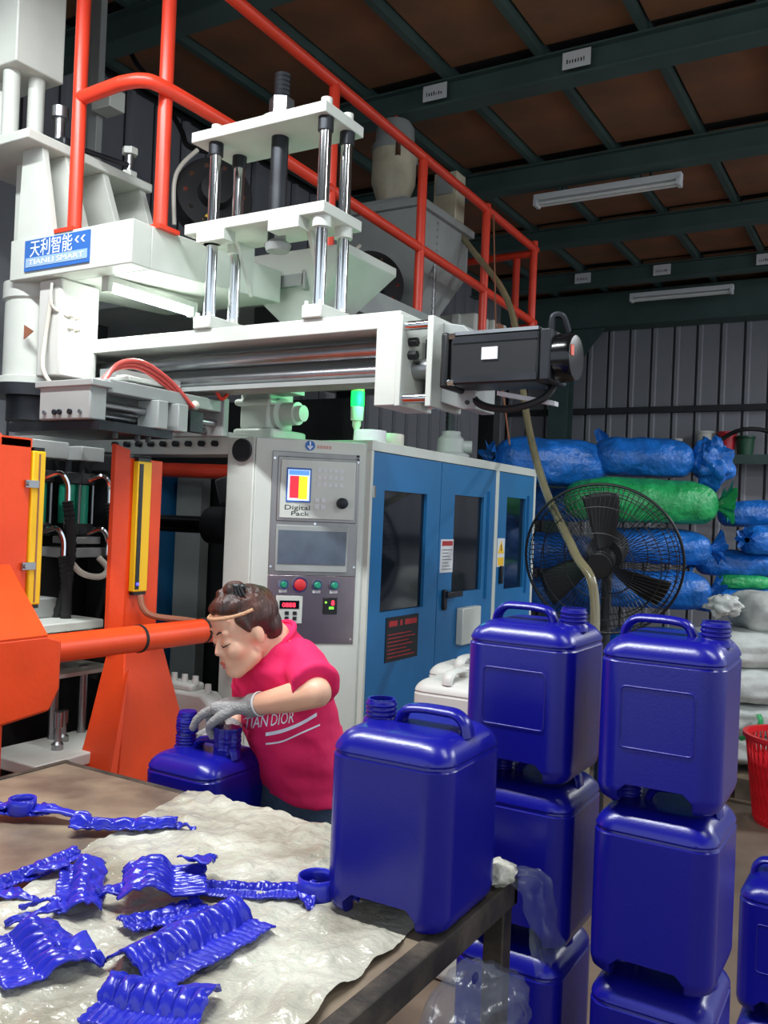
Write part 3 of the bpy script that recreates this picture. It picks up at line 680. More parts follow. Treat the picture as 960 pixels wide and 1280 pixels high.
# tube lamp under the platform box
a, b = pt(134, 360, Z=2.50), pt(240, 392, Z=2.50)
lt = thing('machine_lamp', 'glowing white tube lamp fixed under the platform box', 'lamp', a)
MB().cyl(a, b, 0.014, seg=12).build('tube', 'lamp_tube', lt)
dv = (b - a).normalized(); sd = dv.cross(V((0, 0, 1)))
MB().obox((a + b) / 2 + V((0, 0, 0.035)), (b - a) / 2 * 1.04, sd * 0.022, (0, 0, 0.012)).build('housing', 'white_paint', lt)
for q in (a, b): MB().obox(q + V((0, 0, 0.014)), dv * 0.012, sd * 0.02, (0, 0, 0.03)).build('socket', 'white_paint', lt)
ld = bpy.data.lights.new('tube_glow', 'AREA'); ld.shape = 'RECTANGLE'; ld.size = (b - a).length; ld.size_y = 0.05; ld.energy = 8; ld.color = (0.92, 1.0, 0.98)
lo = bpy.data.objects.new('tube_glow', ld); COL.objects.link(lo)
lo.matrix_world = Matrix.Translation((a + b) / 2 - V((0, 0, 0.022))) @ Matrix(((dv.x, sd.x, 0), (dv.y, sd.y, 0), (dv.z, sd.z, 1))).to_4x4()

# railing
rl = thing('safety_railing', 'bent red pipe railing around the machine platform', 'railing', (-2.53, 4.0, 2.72))
RX, RR = -2.53, 0.028
def post(x, y, z0, z1, nm='post'):
    MB().cyl((x, y, z0), (x, y, z1), RR, seg=16).build(nm, 'red_paint', rl)
    MB().box(x - 0.055, x + 0.055, y - 0.055, y + 0.055, z0 - 0.004, z0 + 0.012).build('foot_plate', 'red_paint', rl)
post(-2.97, 2.43, 2.715, 4.15); post(RX - 0.08, 2.55, 2.715, 4.15)
for y in (3.60, 4.53, 5.43, 6.30): post(RX, y, 2.735, 3.745)
MB().tube([(-2.97, 2.43, 3.27), (-2.72, 2.42, 3.275)] + bez([(-2.72, 2.42, 3.275), (-2.63, 2.44, 3.275), (-2.585, 2.50, 3.27), (RX - 0.03, 2.75, 3.26)], 8) + [(RX, 3.2, 3.24), (RX, 6.36, 3.14)], RR, 16).build('middle_rail', 'red_paint', rl)
MB().tube([(-3.5, 2.40, 4.12), (-2.72, 2.42, 4.12), (-2.60, 2.52, 4.1), (RX, 2.8, 3.775), (RX, 6.34, 3.69)], RR, 16).build('top_rail', 'red_paint', rl)
MB().tube([(RX, 6.31, 3.66), (-3.3, 6.33, 3.66)], RR, 14).build('end_rail', 'red_paint', rl)
MB().tube([(RX, 6.31, 3.10), (-2.66, 6.33, 3.10)], RR, 14).build('end_rail', 'red_paint', rl)
post(-2.68, 6.33, 2.735, 3.66)

# ------------------------------------------------------------------ gantry beam with servo motor
# (the beam, motor and press are shrunk towards the camera, keeping their image positions)
gb = thing('gantry_beam', 'white horizontal channel beam with linear rods and square end brackets', 'beam', (-2.6, 3.0, 2.2))
X0, X1, YG = -3.60, -1.72, 2.95
MB().box(X0, X1, YG, YG + 0.30, 2.352, 2.418).build('top_flange', 'white_paint', gb, bevel=0.004)
MB().box(X0, X1, YG + 0.20, YG + 0.215, 2.16, 2.352).build('web', 'grey_paint', gb)
MB().box(X0, X1, YG + 0.06, YG + 0.215, 2.155, 2.175).build('lower_lip', 'grey_paint', gb)
for z, r in ((2.29, 0.034), (2.205, 0.024)):
    MB().cyl((X0 + 0.01, YG + 0.10, z), (X1 - 0.01, YG + 0.10, z), r, seg=16).build('linear_rod', 'steel', gb)
MB().box(X0, X0 + 0.04, YG, YG + 0.22, 2.10, 2.352).build('end_plate', 'white_paint', gb, bevel=0.004)
MB().prism([(X0 + 0.04, YG + 0.02, 2.33), (X0 + 0.04, YG + 0.02, 2.18), (X0 + 0.17, YG + 0.02, 2.18)], (0, 0.02, 0)).build('gusset', 'white_paint', gb)
MB().box(X1 - 0.10, X1, YG - 0.01, YG + 0.25, 2.05, 2.352).build('end_plate', 'white_paint', gb, bevel=0.004)
MB().box(-2.9, -2.6, YG + 0.215, YG + 0.6, 2.2, 2.40).build('mount', 'grey_paint', gb)
MB().box(-1.70, -1.675, YG - 0.06, YG + 0.20, 2.04, 2.385).build('bracket_plate', 'white_paint', gb, bevel=0.003)
MB().box(-1.568, -1.543, YG - 0.06, YG + 0.20, 2.035, 2.372).build('bracket_plate', 'white_paint', gb, bevel=0.003)
for y in (YG - 0.035, YG + 0.17):
    for z in (2.07, 2.345): MB().cyl((-1.70, y, z), (-1.55, y, z), 0.018, seg=12).build('spacer_rod', 'chrome', gb)
MB().cyl((-1.675, YG + 0.06, 2.195), (-1.568, YG + 0.06, 2.195), 0.042, seg=18).build('coupling', 'steel', gb)
MB().box(-1.66, -1.62, YG + 0.10, YG + 0.19, 2.09, 2.32).build('bearing_block', 'dark_steel', gb)
for z in (2.24, 2.29): MB().cyl((-1.675, YG + 0.0, z), (-1.64, YG + 0.0, z), 0.018, seg=6).build('screw', 'black_plastic', gb)
gx = MB().prism([(-1.543, YG + 0.02, 2.36), (-1.46, YG + 0.02, 2.345), (-1.40, YG + 0.02, 2.29), (-1.40, YG + 0.02, 2.03), (-1.45, YG + 0.02, 2.03), (-1.543, YG + 0.02, 2.06)], (0, 0.18, 0)).build('gear_plate', 'grey_paint', gb, bevel=0.004)
MB().cyl((-1.43, YG + 0.021, 2.055), (-1.43, YG + 0.012, 2.055), 0.008, seg=12).build('bolt_hole', 'black_plastic', gx)

sm = thing('servo_motor', 'black square servo motor with round end cap beside the gantry beam', 'motor', (-1.25, 3.0, 2.1))
yc, zc, hh = YG - 0.03, 2.188, 0.088
MB().box(-1.475, -1.445, yc - 0.10, yc + 0.10, zc - 0.10, zc + 0.10).build('mounting_flange', 'black_plastic', sm, bevel=0.01)
MB().box(-1.445, -1.105, yc - hh, yc + hh, zc - hh, zc + hh).build('housing', 'black_plastic', sm, bevel=0.012)
MB().box(-1.43, -1.11, yc - hh - 0.004, yc - hh, zc + hh - 0.03, zc + hh - 0.006).box(-1.43, -1.11, yc - hh - 0.004, yc - hh, zc - hh + 0.006, zc - hh + 0.03).build('cooling_rib', 'dark_steel', sm)
MB().box(-1.43, -1.11, yc - hh, yc + hh, zc + hh, zc + hh + 0.012).build('top_strip', 'steel', sm)
MB().box(-1.105, -1.065, yc - hh + 0.002, yc + hh - 0.002, zc - hh + 0.002, zc + hh + 0.004).build('rear_plate', 'dark_steel', sm, bevel=0.006)
MB().lathe([(0, 0), (0.084, 0), (0.084, 0.05), (0.076, 0.062), (0.02, 0.064), (0, 0.064)], (-1.065, yc, zc), (1, 0, 0), 32).build('end_cap', 'black_gloss', sm)
MB().box(-1.002, -1.0, yc - 0.062, yc - 0.035, zc + 0.0, zc + 0.035).build('orange_sticker', 'orange_paint', sm)
MB().box(-1.315, -1.255, yc - hh - 0.006, yc - hh, zc - 0.005, zc + 0.038).build('rating_label', 'paper', sm)
for z in (-0.08, 0.085): MB().cyl((-1.445, yc - 0.085, zc + z), (-1.42, yc - 0.085, zc + z), 0.012, seg=6).build('bolt', 'chrome', sm)
MB().tube(bez([(-1.085, yc - 0.03, zc + 0.09), (-1.08, yc - 0.03, zc + 0.14), (-1.05, yc - 0.02, zc + 0.14), (-1.035, yc, zc + 0.09)], 8), 0.012).build('connector_loop', 'dark_steel', sm)
cbl = MB().tube(bez([(-1.10, yc + 0.06, zc - 0.08), (-1.13, yc + 0.02, zc - 0.135), (-1.25, yc + 0.02, zc - 0.165), (-1.38, yc + 0.05, zc - 0.14), (-1.46, yc + 0.1, zc - 0.06)], 10), 0.014).build('motor_cable', 'black_rubber', sm)
MB().obox((-1.2, yc + 0.06, zc - 0.125), (0.11, 0, -0.022), (0, 0.02, 0), (0, 0, 0.008)).build('cable_tray', 'paper', sm)

# ------------------------------------------------------------------ four-post press above the beam
ps = thing('post_press', 'white press with two plates on four chrome posts and a central screw', 'press', (-2.43, 3.06, 2.42))
PX, PY = (-2.73, -2.135), (2.985, 3.145)
for x in PX:
    MB().box(x - 0.05, x + 0.05, PY[0] - 0.05, PY[1] + 0.05, 2.418, 2.475).build('foot', 'white_paint', ps, bevel=0.006)
    for y in PY:
        MB().cyl((x, y, 2.47), (x, y, 3.26), 0.026, seg=18).build('guide_post', 'chrome', ps)
        MB().cyl((x, y, 2.80), (x, y, 2.845), 0.04, seg=18).build('collar', 'white_paint', ps)
        MB().cyl((x, y, 3.30), (x, y, 3.335), 0.024, seg=14).build('post_cap', 'white_paint', ps)
        MB().cyl((x, y, 3.20), (x, y, 3.255), 0.033, seg=16).build('seal', 'dark_steel', ps)
        for dx in (-0.035, 0.035): MB().cyl((x + dx, y - 0.035, 2.475), (x + dx, y - 0.035, 2.492), 0.01, seg=6).build('bolt', 'white_paint', ps)
MB().box(-2.83, -2.10, 2.93, 3.22, 3.255, 3.302).build('top_plate', 'white_paint', ps, bevel=0.004)
MB().box(-2.85, -2.09, 2.93, 3.22, 2.845, 2.892).build('middle_plate', 'white_paint', ps, bevel=0.004)
MB().lathe([(0, 0), (0.085, 0), (0.085, 0.03), (0.06, 0.045), (0, 0.045)], (-2.43, 3.06, 3.302), (0, 0, 1), 24).build('boss', 'white_paint', ps)
MB().cyl((-2.43, 3.06, 3.34), (-2.43, 3.06, 3.42), 0.055, seg=6).build('nut', 'steel', ps)
MB().lathe([(0, 0)] + [(0.032 + (0.004 if i % 2 else 0), 0.01 * i) for i in range(14)] + [(0, 0.14)], (-2.43, 3.06, 3.40), (0, 0, 1), 14).build('screw_end', 'dark_steel', ps)
MB().cyl((-2.43, 3.06, 2.76), (-2.43, 3.06, 3.26), 0.038, seg=16).build('spindle', 'dark_steel', ps)
for x in (-2.70, -2.30):
    MB().prism([(x, 3.22, 2.845), (x, 3.22, 2.62), (x, 3.10, 2.845)], (0.02, 0, 0)).box(x - 0.07, x + 0.09, 2.925, 3.0, 2.80, 2.845).build('rib', 'white_paint', ps)
MB().lathe([(0, 0), (0.05, 0), (0.06, 0.03), (0.035, 0.05), (0.035, 0.09), (0, 0.09)], (-2.42, 3.06, 2.755), (0, 0, 1), 16).build('lower_nut', 'grey_paint', ps)
for o_, l_ in ((gb, (-2.288, 2.64, 2.130)), (sm, (-1.10, 2.64, 2.042)), (ps, (-2.138, 2.693, 2.324))):
    o_.location = l_; o_.scale = (0.88, 0.88, 0.88)  # scaled down about the camera position, so nearer and in front of the railing
# sheet metal hood behind the press
hd = thing('sheet_hood', 'white folded sheet metal hood behind the four-post press', 'hood', (-2.6, 3.6, 2.5))
MB().loft([[(-2.62, 3.42, 2.50), (-2.50, 3.42, 2.50), (-2.50, 3.62, 2.50), (-2.62, 3.62, 2.50)], [(-2.92, 3.30, 2.80), (-2.22, 3.30, 2.80), (-2.22, 3.75, 2.80), (-2.92, 3.75, 2.80)],
           [(-2.92, 3.30, 2.84), (-2.22, 3.30, 2.84), (-2.22, 3.75, 2.84), (-2.92, 3.75, 2.84)]]).build('funnel', 'white_paint', hd, bevel=0.004)
MB().box(-2.7, -2.3, 3.40, 3.9, 2.42, 2.51).build('base', 'grey_paint', hd, bevel=0.006)

# ------------------------------------------------------------------ take-out arm under the beam
ar = thing('take_out_arm', 'grey take-out arm with end block, slide rails and gripper carriage', 'robot arm', (-2.9, 2.7, 1.95))
MB().box(-3.07, -2.77, 2.376, 2.46, 1.955, 2.105).build('end_block', 'grey_paint', ar, bevel=0.006)
MB().box(-3.09, -2.75, 2.366, 2.47, 2.085, 2.112).build('block_lid', 'grey_paint', ar, bevel=0.004)
for i, x in enumerate((-3.03, -2.97, -2.94, -2.88, -2.82)):
    MB().cyl((x, 2.376, 1.985), (x, 2.366, 1.985), 0.011 if i % 4 else 0.008, seg=12).build('bolt', 'dark_steel' if i in (1, 2, 3) else 'steel', ar)
MB().box(-2.84, -2.76, 2.46, 3.16, 2.07, 2.125).box(-3.05, -2.98, 2.46, 3.16, 2.07, 2.125).build('side_beam', 'grey_paint', ar, bevel=0.005)
for z, x in ((2.02, -2.80), (1.985, -2.86), (2.02, -3.0)): MB().cyl((x, 2.46, z), (x, 3.16, z), 0.016, seg=12).build('slide_rod', 'steel', ar)
MB().box(-3.07, -2.75, 3.13, 3.17, 1.96, 2.14).build('far_plate', 'grey_paint', ar, bevel=0.005)
MB().box(-2.84, -2.72, 2.69, 2.75, 1.95, 2.07).box(-2.84, -2.72, 2.81, 2.87, 1.95, 2.07).build('carriage', 'grey_paint', ar, bevel=0.005)
MB().box(-3.3, -2.74, 2.40, 2.80, 1.915, 1.952).build('base_plate', 'dark_steel', ar)
MB().box(-3.08, -2.80, 2.6, 2.9, 2.14, 2.16).box(-2.95, -2.85, 2.62, 2.76, 2.112, 2.17).build('slider', 'white_paint', ar, bevel=0.004)
MB().box(-3.0, -2.9, 2.62, 3.0, 2.112, 2.2).build('hanger', 'grey_paint', ar)
for i in range(3):
    rr = random.Random(i); o_ = i * 0.012
    MB().tube(bez([(-2.80 - o_, 2.47, 2.115), (-2.80 - o_, 2.54, 2.20 - o_), (-2.79 - o_, 2.66, 2.225 - o_), (-2.77 - o_, 2.80, 2.17 - o_), (-2.75 - o_, 2.93, 2.07)], 10), 0.009).build('air_hose', 'hose_red', ar)
MB().tube(bez([(-2.76, 3.06, 2.20), (-2.74, 3.10, 2.13), (-2.73, 3.14, 2.17), (-2.72, 3.12, 2.22)], 8), 0.009).build('air_hose', 'red_paint', ar)
MB().ball((-2.76, 2.95, 2.08), 0.022, seg=12).build('fitting', 'hose_white', ar)
MB().box(-2.76, -2.735, 2.90, 2.98, 1.96, 2.05).build('valve_block', 'dark_steel', ar)
for y in (2.5, 2.62, 2.68): MB().cyl((-2.76, y, 1.89), (-2.76, y, 1.92), 0.012, seg=6).build('bolt', 'black_plastic', ar)

ar.location = (-2.552, 2.376, 1.910); ar.scale = (0.88, 0.88, 0.88)  # arm likewise shrunk towards the camera, keeping its image position before the beam
# ------------------------------------------------------------------ hopper, loader, blowers, gearbox on the deck
hp = thing('material_hopper', 'grey sheet metal hopper standing on the platform behind the railing', 'hopper', (-3.0, 5.1, 2.74))
MB().loft([[(-3.05, 5.05, 2.74), (-2.85, 5.05, 2.74), (-2.85, 5.25, 2.74), (-3.05, 5.25, 2.74)], [(-3.05, 5.05, 2.86), (-2.85, 5.05, 2.86), (-2.85, 5.25, 2.86), (-3.05, 5.25, 2.86)],
           [(-3.32, 4.78, 3.28), (-2.68, 4.78, 3.28), (-2.68, 5.48, 3.28), (-3.32, 5.48, 3.28)], [(-3.32, 4.78, 3.55), (-2.68, 4.78, 3.55), (-2.68, 5.48, 3.55), (-3.32, 5.48, 3.55)]]).build('body', 'grey_paint', hp, bevel=0.006)
MB().box(-3.35, -2.65, 4.75, 5.51, 3.55, 3.60).box(-3.28, -2.8, 4.8, 5.2, 3.60, 3.64).build('lid', 'grey_paint', hp, bevel=0.006)
vl = thing('vacuum_loader', 'beige vacuum loader canister with domed lid on top of the hopper', 'loader', (-3.0, 4.98, 3.64))
MB().lathe([(0, 0), (0.10, 0), (0.11, 0.06), (0.145, 0.16), (0.145, 0.36), (0, 0.36)], (-3.0, 4.98, 3.64), (0, 0, 1), 26).build('canister', 'loader_beige', vl)
MB().lathe([(0, 0), (0.15, 0), (0.15, 0.04), (0.13, 0.07), (0.125, 0.16), (0.10, 0.20), (0, 0.205)], (-3.0, 4.98, 4.0), (0, 0, 1), 26).build('lid', 'grey_paint', vl)
for a_ in (0.4, 2.5, 5.4): MB().obox((-3.0 + 0.15 * math.cos(a_), 4.98 + 0.15 * math.sin(a_), 3.98), (0.012, 0, 0), (0, 0.012, 0), (0, 0, 0.05)).build('latch', 'chrome', vl)
MB().cyl((-3.0, 4.98, 4.2), (-3.0, 4.98, 4.25), 0.014).build('tip', 'ink_red', vl)
cbx = thing('loader_box', 'small beige control box mounted beside the vacuum loader', 'control box', (-2.78, 5.35, 3.6))
MB().box(-2.86, -2.69, 5.28, 5.42, 3.60, 3.95).build('case', 'loader_beige', cbx, bevel=0.006)
MB().box(-2.84, -2.71, 5.272, 5.28, 3.80, 3.93).build('cover', 'grey_paint', cbx, bevel=0.003)
def blower(c, r, label, wid=0.16):
    c = V(c); t = thing('blower_fan', label, 'blower', (c.x, c.y, 2.74), 'black cooling blowers on the barrel'); ax = V((0.75, -0.62, 0.1)).normalized()
    MB().lathe([(0.05, 0), (r * 0.97, 0), (r, 0.02), (r, wid - 0.02), (r * 0.97, wid), (0.05, wid)], c - ax * wid, ax, 32).build('scroll_housing', 'black_plastic', t)
    MB().lathe([(0, 0), (r * 0.45, 0), (r * 0.40, 0.07), (0, 0.08)], c, ax, 20).build('motor_cap', 'machine_dark', t)
    x, y, d = frame(ax)
    for k in range(10):
        a_ = 2 * PI * k / 10; q = c + (x * math.cos(a_) + y * math.sin(a_)) * r * 0.75
        MB().cyl(q, q + ax * 0.006, 0.012, seg=8).build('bolt', 'chrome', t)
    q = c + x * (-0.2 * r) - V((0, 0, r * 0.8))
    MB().prism([q + ax * 0.012 + V((0, 0, 0.045)), q + ax * 0.012 + x * 0.03, q + ax * 0.012 - x * 0.03], ax * 0.003).build('warning_mark', 'yellow_paint', t)
    MB().box(c.x - 0.09, c.x + 0.05, c.y - 0.05, c.y + 0.09, 2.735, c.z - r * 0.7).build('stand', 'machine_dark', t)
    MB().tube(bez([c + ax * 0.02 + V((0, 0, r)) - x * 0.1, c + ax * 0.03 + x * (-r * 0.9) + V((0, 0, r * 0.5)), c + ax * 0.03 + x * (-r * 1.05), c + ax * 0.02 - x * r - V((0, 0, r))], 8), 0.011).build('conduit', 'hose_white', t)
blower((-3.15, 3.45, 3.25), 0.20, 'black round cooling blower behind the four-post press')
blower((-2.82, 4.50, 3.02), 0.20, 'black round cooling blower between the press and the grey hopper', 0.2)
gbx = thing('extruder_gearbox', 'white ribbed gearbox casting at the end of the platform', 'gearbox', (-2.9, 5.9, 2.74))
MB().box(-3.2, -2.64, 5.56, 6.2, 2.735, 3.06).build('casting', 'white_paint', gbx, bevel=0.02)
for y in (5.62, 5.80, 5.98, 6.14): MB().box(-2.64, -2.60, y - 0.025, y + 0.025, 2.76, 3.05).build('rib', 'white_paint', gbx, bevel=0.006)
for x in (-3.1, -2.94, -2.78): MB().box(x - 0.03, x + 0.03, 5.52, 5.56, 2.76, 3.05).build('rib', 'white_paint', gbx, bevel=0.006)
MB().box(-2.60, -2.596, 5.84, 5.94, 2.99, 3.04).build('name_label', 'hose_tan', gbx)

# hoses and cords
ch = MB().tube(bez([pt(553, 262, d=6.15), pt(590, 312, d=5.95), pt(628, 362, d=5.75), pt(645, 412, d=5.6), pt(652, 475, d=5.35), pt(663, 545, d=5.0), pt(684, 618, d=4.5), pt(718, 690, d=4.02), pt(744, 760, d=3.85), V((-1.15, 3.65, 0.4)), V((-1.1, 3.7, 0.03))], 10), 0.021, 12).build('suction_hose', 'hose_clear')
tag(ch, 'clear yellowish suction hose sagging from the loader down past the fan', 'hose')
o = MB().tube([pt(617, 268, d=5.9), pt(620, 420, d=5.6), pt(637, 556, d=5.2)], 0.005, 6).build('pull_cord', 'hose_tan'); tag(o, 'thin brown cord hanging from the railing behind the servo motor', 'cord')
pts = [pt(546, 275, d=5.7) - V((0, 0, 0.022 * i)) for i in range(38)]
o = MB().tube(pts, [0.006 + 0.007 * (i % 2) for i in range(38)], 6).build('chain', 'steel'); tag(o, 'steel chain hanging beside the grey hopper', 'chain')
o = MB().tube(bez([pt(143, -8, d=5.6), pt(152, 35, d=5.5), pt(170, 78, d=5.4), pt(196, 108, d=5.3), pt(225, 160, d=5.1), pt(240, 185, d=4.9), V((-2.95, 3.45, 3.42))], 8), 0.016).build('power_cable', 'black_rubber'); tag(o, 'black power cable hanging from the roof to the press blower', 'cable')

# ------------------------------------------------------------------ jerrycans
def rrect(hw, hd, r, z, k=7):
    out = []
    for cx, cy, a0 in ((hw - r, hd - r, 0), (-(hw - r), hd - r, PI / 2), (-(hw - r), -(hd - r), PI), (hw - r, -(hd - r), 1.5 * PI)):
        ca, sa = math.cos(a0), math.sin(a0); q0 = (cx + r * ca, cy + r * sa); out.append((q0[0] + sa * 0.006, q0[1] - ca * 0.006, z))
        for i in range(k):
            a = a0 + PI / 2 * i / (k - 1); out.append((cx + r * math.cos(a), cy + r * math.sin(a), z))
        out.append((cx + r * math.cos(a) - math.sin(a) * 0.006, cy + r * math.sin(a) + math.cos(a) * 0.006, z))
    return out
HW, HD, HJ = 0.124, 0.134, 0.352
def jug_body(m):
    prof = [(0.003, 0.05), (0.0, 0.028), (0.003, 0.014), (0.012, 0.004), (0.028, 0.0), (0.036, 0.0), (0.28, 0.0), (0.288, 0.0), (0.2915, 0.0028), (0.2955, 0.0032), (0.299, 0.0008), (0.305, 0.002),
            (0.315, 0.007), (0.325, 0.015), (0.332, 0.024), (0.337, 0.034), (0.339, 0.044), (0.3395, 0.060)]
    rings = []
    for z, i in prof:
        rings.append(rrect(HW - i, HD - i, max(0.014, 0.044 - i * 0.35), z))
    o = link('body', MB().loft(rings).mesh('body', m))
    cuts = []
    cuts.append(MB().prism([(-0.074, -0.3, -0.05), (0.074, -0.3, -0.05), (0.074, -0.3, 0.026), (0.056, -0.3, 0.043), (-0.056, -0.3, 0.043), (-0.074, -0.3, 0.026)], (0, 0.6, 0)))
    cuts.append(MB().box(-0.112, 0.112, -0.095, 0.095, -0.05, 0.052))
    tmp = []
    for c in cuts:
        q = link('cut', c.mesh('cut')); tmp.append(q)
        md_ = o.modifiers.new('c', 'BOOLEAN'); md_.operation = 'DIFFERENCE'; md_.object = q; md_.solver = 'EXACT'
    bv = o.modifiers.new('b', 'BEVEL'); bv.width = 0.0022; bv.segments = 2; bv.limit_method = 'ANGLE'; bv.angle_limit = math.radians(50)
    wn = o.modifiers.new('w', 'WEIGHTED_NORMAL'); wn.weight = 100; wn.keep_sharp = True; wn.mode = 'FACE_AREA'
    me = baked(o)
    for q in tmp: bpy.data.objects.remove(q)
    me.materials.clear(); me.materials.append(MATS[m]); me.name = 'jug_body'
    return me
def jug(m, label, group):
    """jerrycan at the origin; embossed label frame on its -Y face, screw neck towards +X"""
    t = thing('jerrycan', label, 'jerrycan', (0, 0, 0), group)
    link('body', JB[m], t); link('handle', JH[m], t); link('neck', JN[m], t); link('label_frame', JL[m], t)
    return t
JB, JH, JN, JL = {}, {}, {}, {}
for m in ('jug_blue', 'jug_white'):
    JB[m] = jug_body(m)
    lf = [(p[0], -HD + 0.0004, p[1] + 0.179) for p in rrect(0.072, 0.062, 0.008, 0, 5)]
    JL[m] = MB().tube(lf, 0.0024, 8, True).mesh('label_frame', m, 60)
    hpts = bez([(-0.104, 0, 0.328), (-0.098, 0, 0.350), (-0.080, 0, 0.366), (-0.05, 0, 0.369), (0.0, 0, 0.368), (0.028, 0, 0.360), (0.042, 0, 0.330)], 6)
    JH[m] = MB().tube(hpts, 0.021, 12, flat=0.45).mesh('handle', m, 60)
    th = [(0, 0.0), (0.036, 0.0), (0.033, 0.012), (0.028, 0.016)]
    for i in range(3): th += [(0.028, 0.018 + i * 0.009), (0.031, 0.021 + i * 0.009), (0.031, 0.023 + i * 0.009), (0.028, 0.026 + i * 0.009)]
    th += [(0.0275, 0.050), (0.023, 0.050), (0.022, 0.01), (0, 0.008)]
    JN[m] = MB().lathe(th, (0.084, 0, 0.325), (0, 0, 1), 28).mesh('neck', m, 60)

TZ = 0.885     # table top
COLS = [((-0.735, 1.955), 4, 'column beside the table'), ((-0.43, 1.94), 4, 'column beside the red basket'), ((-0.245, 2.66), 2, 'low column')]
names = {('column beside the table', 3): 'blue jerrycan with framed label field, topmost of the stack behind the table corner',
         ('column beside the table', 2): 'blue jerrycan, second from the top in the stack behind the table corner',
         ('column beside the table', 1): 'blue jerrycan, third from the top in the stack behind the table corner',
         ('column beside the table', 0): 'blue jerrycan on the floor at the foot of the stack behind the table corner',
         ('column beside the red basket', 3): 'blue jerrycan with framed label field, topmost of the tall stack away from the table',
         ('column beside the red basket', 2): 'blue jerrycan, second from the top in the tall stack away from the table',
         ('column beside the red basket', 1): 'blue jerrycan, third from the top in the tall stack away from the table',
         ('column beside the red basket', 0): 'blue jerrycan on the floor at the foot of the tall stack away from the table',
         ('low column', 1): 'blue jerrycan on top of the low stack of two near the red basket',
         ('low column', 0): 'blue jerrycan at the bottom of the low stack of two near the red basket'}
rr = random.Random(4)
for (cx, cy), n, key in COLS:
    for k in range(n):
        t = jug('jug_blue', names[(key, k)], 'blue jerrycans stacked by the table')
        t.location = (cx + rr.uniform(-0.005, 0.005), cy + rr.uniform(-0.005, 0.005), k * HJ)
        t.rotation_euler = (0, 0, rr.uniform(-0.02, 0.02) + (0 if k == 3 or n == 2 else PI))
t = jug('jug_blue', 'blue jerrycan standing alone at the corner of the table', 'blue jerrycans at the work table')
t.location = (-0.80, 1.505, TZ + 0.004); t.rotation_euler = (0, 0, PI + 0.02)
JT = t
# jug being trimmed by the worker, on a low stool behind the table
WJ = V((-1.70, 1.93, 0.60))
t = jug('jug_blue', 'blue jerrycan with untrimmed neck flash, held by the gloved worker', 'blue jerrycans at the work table')
t.location = WJ; t.rotation_euler = (0, 0, PI)
def flash(c, r, h, seed, dome):
    """ribbed sleeve of plastic flash left on a neck"""
    def fn(u, v):
        a = 2 * PI * u; k = 1 + 0.10 * math.sin(9 * a) * (1 - dome) + 0.06 * noise.noise(V((3 * math.cos(a), 3 * math.sin(a), v * 6 + seed)))
        rad = r * k * (1 - 0.22 * dome * max(0, v - 0.55) * 2) * (1 + (0.05 if int(v * 14) % 2 else 0))
        return (c[0] + rad * math.cos(a), c[1] + rad * math.sin(a), c[2] + h * v)
    m_ = MB().grid(fn, 36, 16); top = [i + 16 * 37 for i in range(36)]; m_.f.append(tuple(top)); return m_
q = flash((0.082, 0, 0.376), 0.031, 0.060, 1, 1.0).build('neck_flash', 'jug_blue'); q.parent = t
q = flash((-0.070, 0, 0.335), 0.034, 0.078, 5, 0.0).build('handle_flash', 'jug_blue'); q.parent = t
stl = thing('work_stool', 'low dark steel stool carrying the jerrycan behind the table', 'stool', (WJ.x, WJ.y, 0))
MB().box(WJ.x - 0.14, WJ.x + 0.14, WJ.y - 0.16, WJ.y + 0.16, 0.57, 0.60).build('seat', 'rust_steel', stl)
for sx in (-1, 1):
    for sy in (-1, 1): MB().box(WJ.x + sx * 0.12 - 0.015, WJ.x + sx * 0.12 + 0.015, WJ.y + sy * 0.14 - 0.015, WJ.y + sy * 0.14 + 0.015, 0, 0.57).build('leg', 'rust_steel', stl)
# milky jerrycans in front of the blue cabinet
for (cx, cy, nm) in ((-1.40, 2.93, 'stack nearer the worker'), (-1.52, 3.27, 'stack nearer the fan')):
    for k in range(3):
        t = jug('jug_white', 'milky white jerrycan, %s of the %s before the blue doors' % (('lowest', 'middle', 'topmost')[k], nm), 'milky white jerrycans by the blue cabinet')
        t.location = (cx, cy, k * HJ); t.rotation_euler = (0, 0, PI / 2 + (0.04 if k == 2 else 0))

# ------------------------------------------------------------------ work table
tb = thing('work_table', 'low steel work table with worn brown board top and angle iron edge', 'table', (-1.37, 1.15, 0))
TX0, TX1, TY0, TY1 = -2.06, -0.675, 0.30, 1.735
MB().box(TX0, TX1 - 0.03, TY0, TY1 - 0.02, TZ - 0.03, TZ).build('board', 'table_board', tb)
for a, b2 in (((TX1 - 0.035, TX1), (TY0, TY1)), ((TX0, TX0 + 0.02), (TY0, TY1))):
    MB().box(a[0], a[1], b2[0], b2[1], TZ - 0.05, TZ + 0.004).build('edge_angle', 'rust_steel', tb, bevel=0.003)
for y in (TY0, TY1 - 0.02): MB().box(TX0, TX1, y, y + 0.02, TZ - 0.05, TZ + 0.002).build('edge_angle', 'rust_steel', tb, bevel=0.003)
for x in (TX0 + 0.03, TX1 - 0.03):
    for y in (TY0 + 0.03, TY1 - 0.03):
        MB().box(x - 0.022, x + 0.022, y - 0.022, y + 0.022, 0, TZ - 0.05).build('leg', 'rust_steel', tb, bevel=0.003)
MB().box(TX1 - 0.045, TX1 - 0.015, TY0, TY1, 0.20, 0.24).box(TX0 + 0.015, TX0 + 0.045, TY0, TY1, 0.20, 0.24).build('stretcher', 'rust_steel', tb)
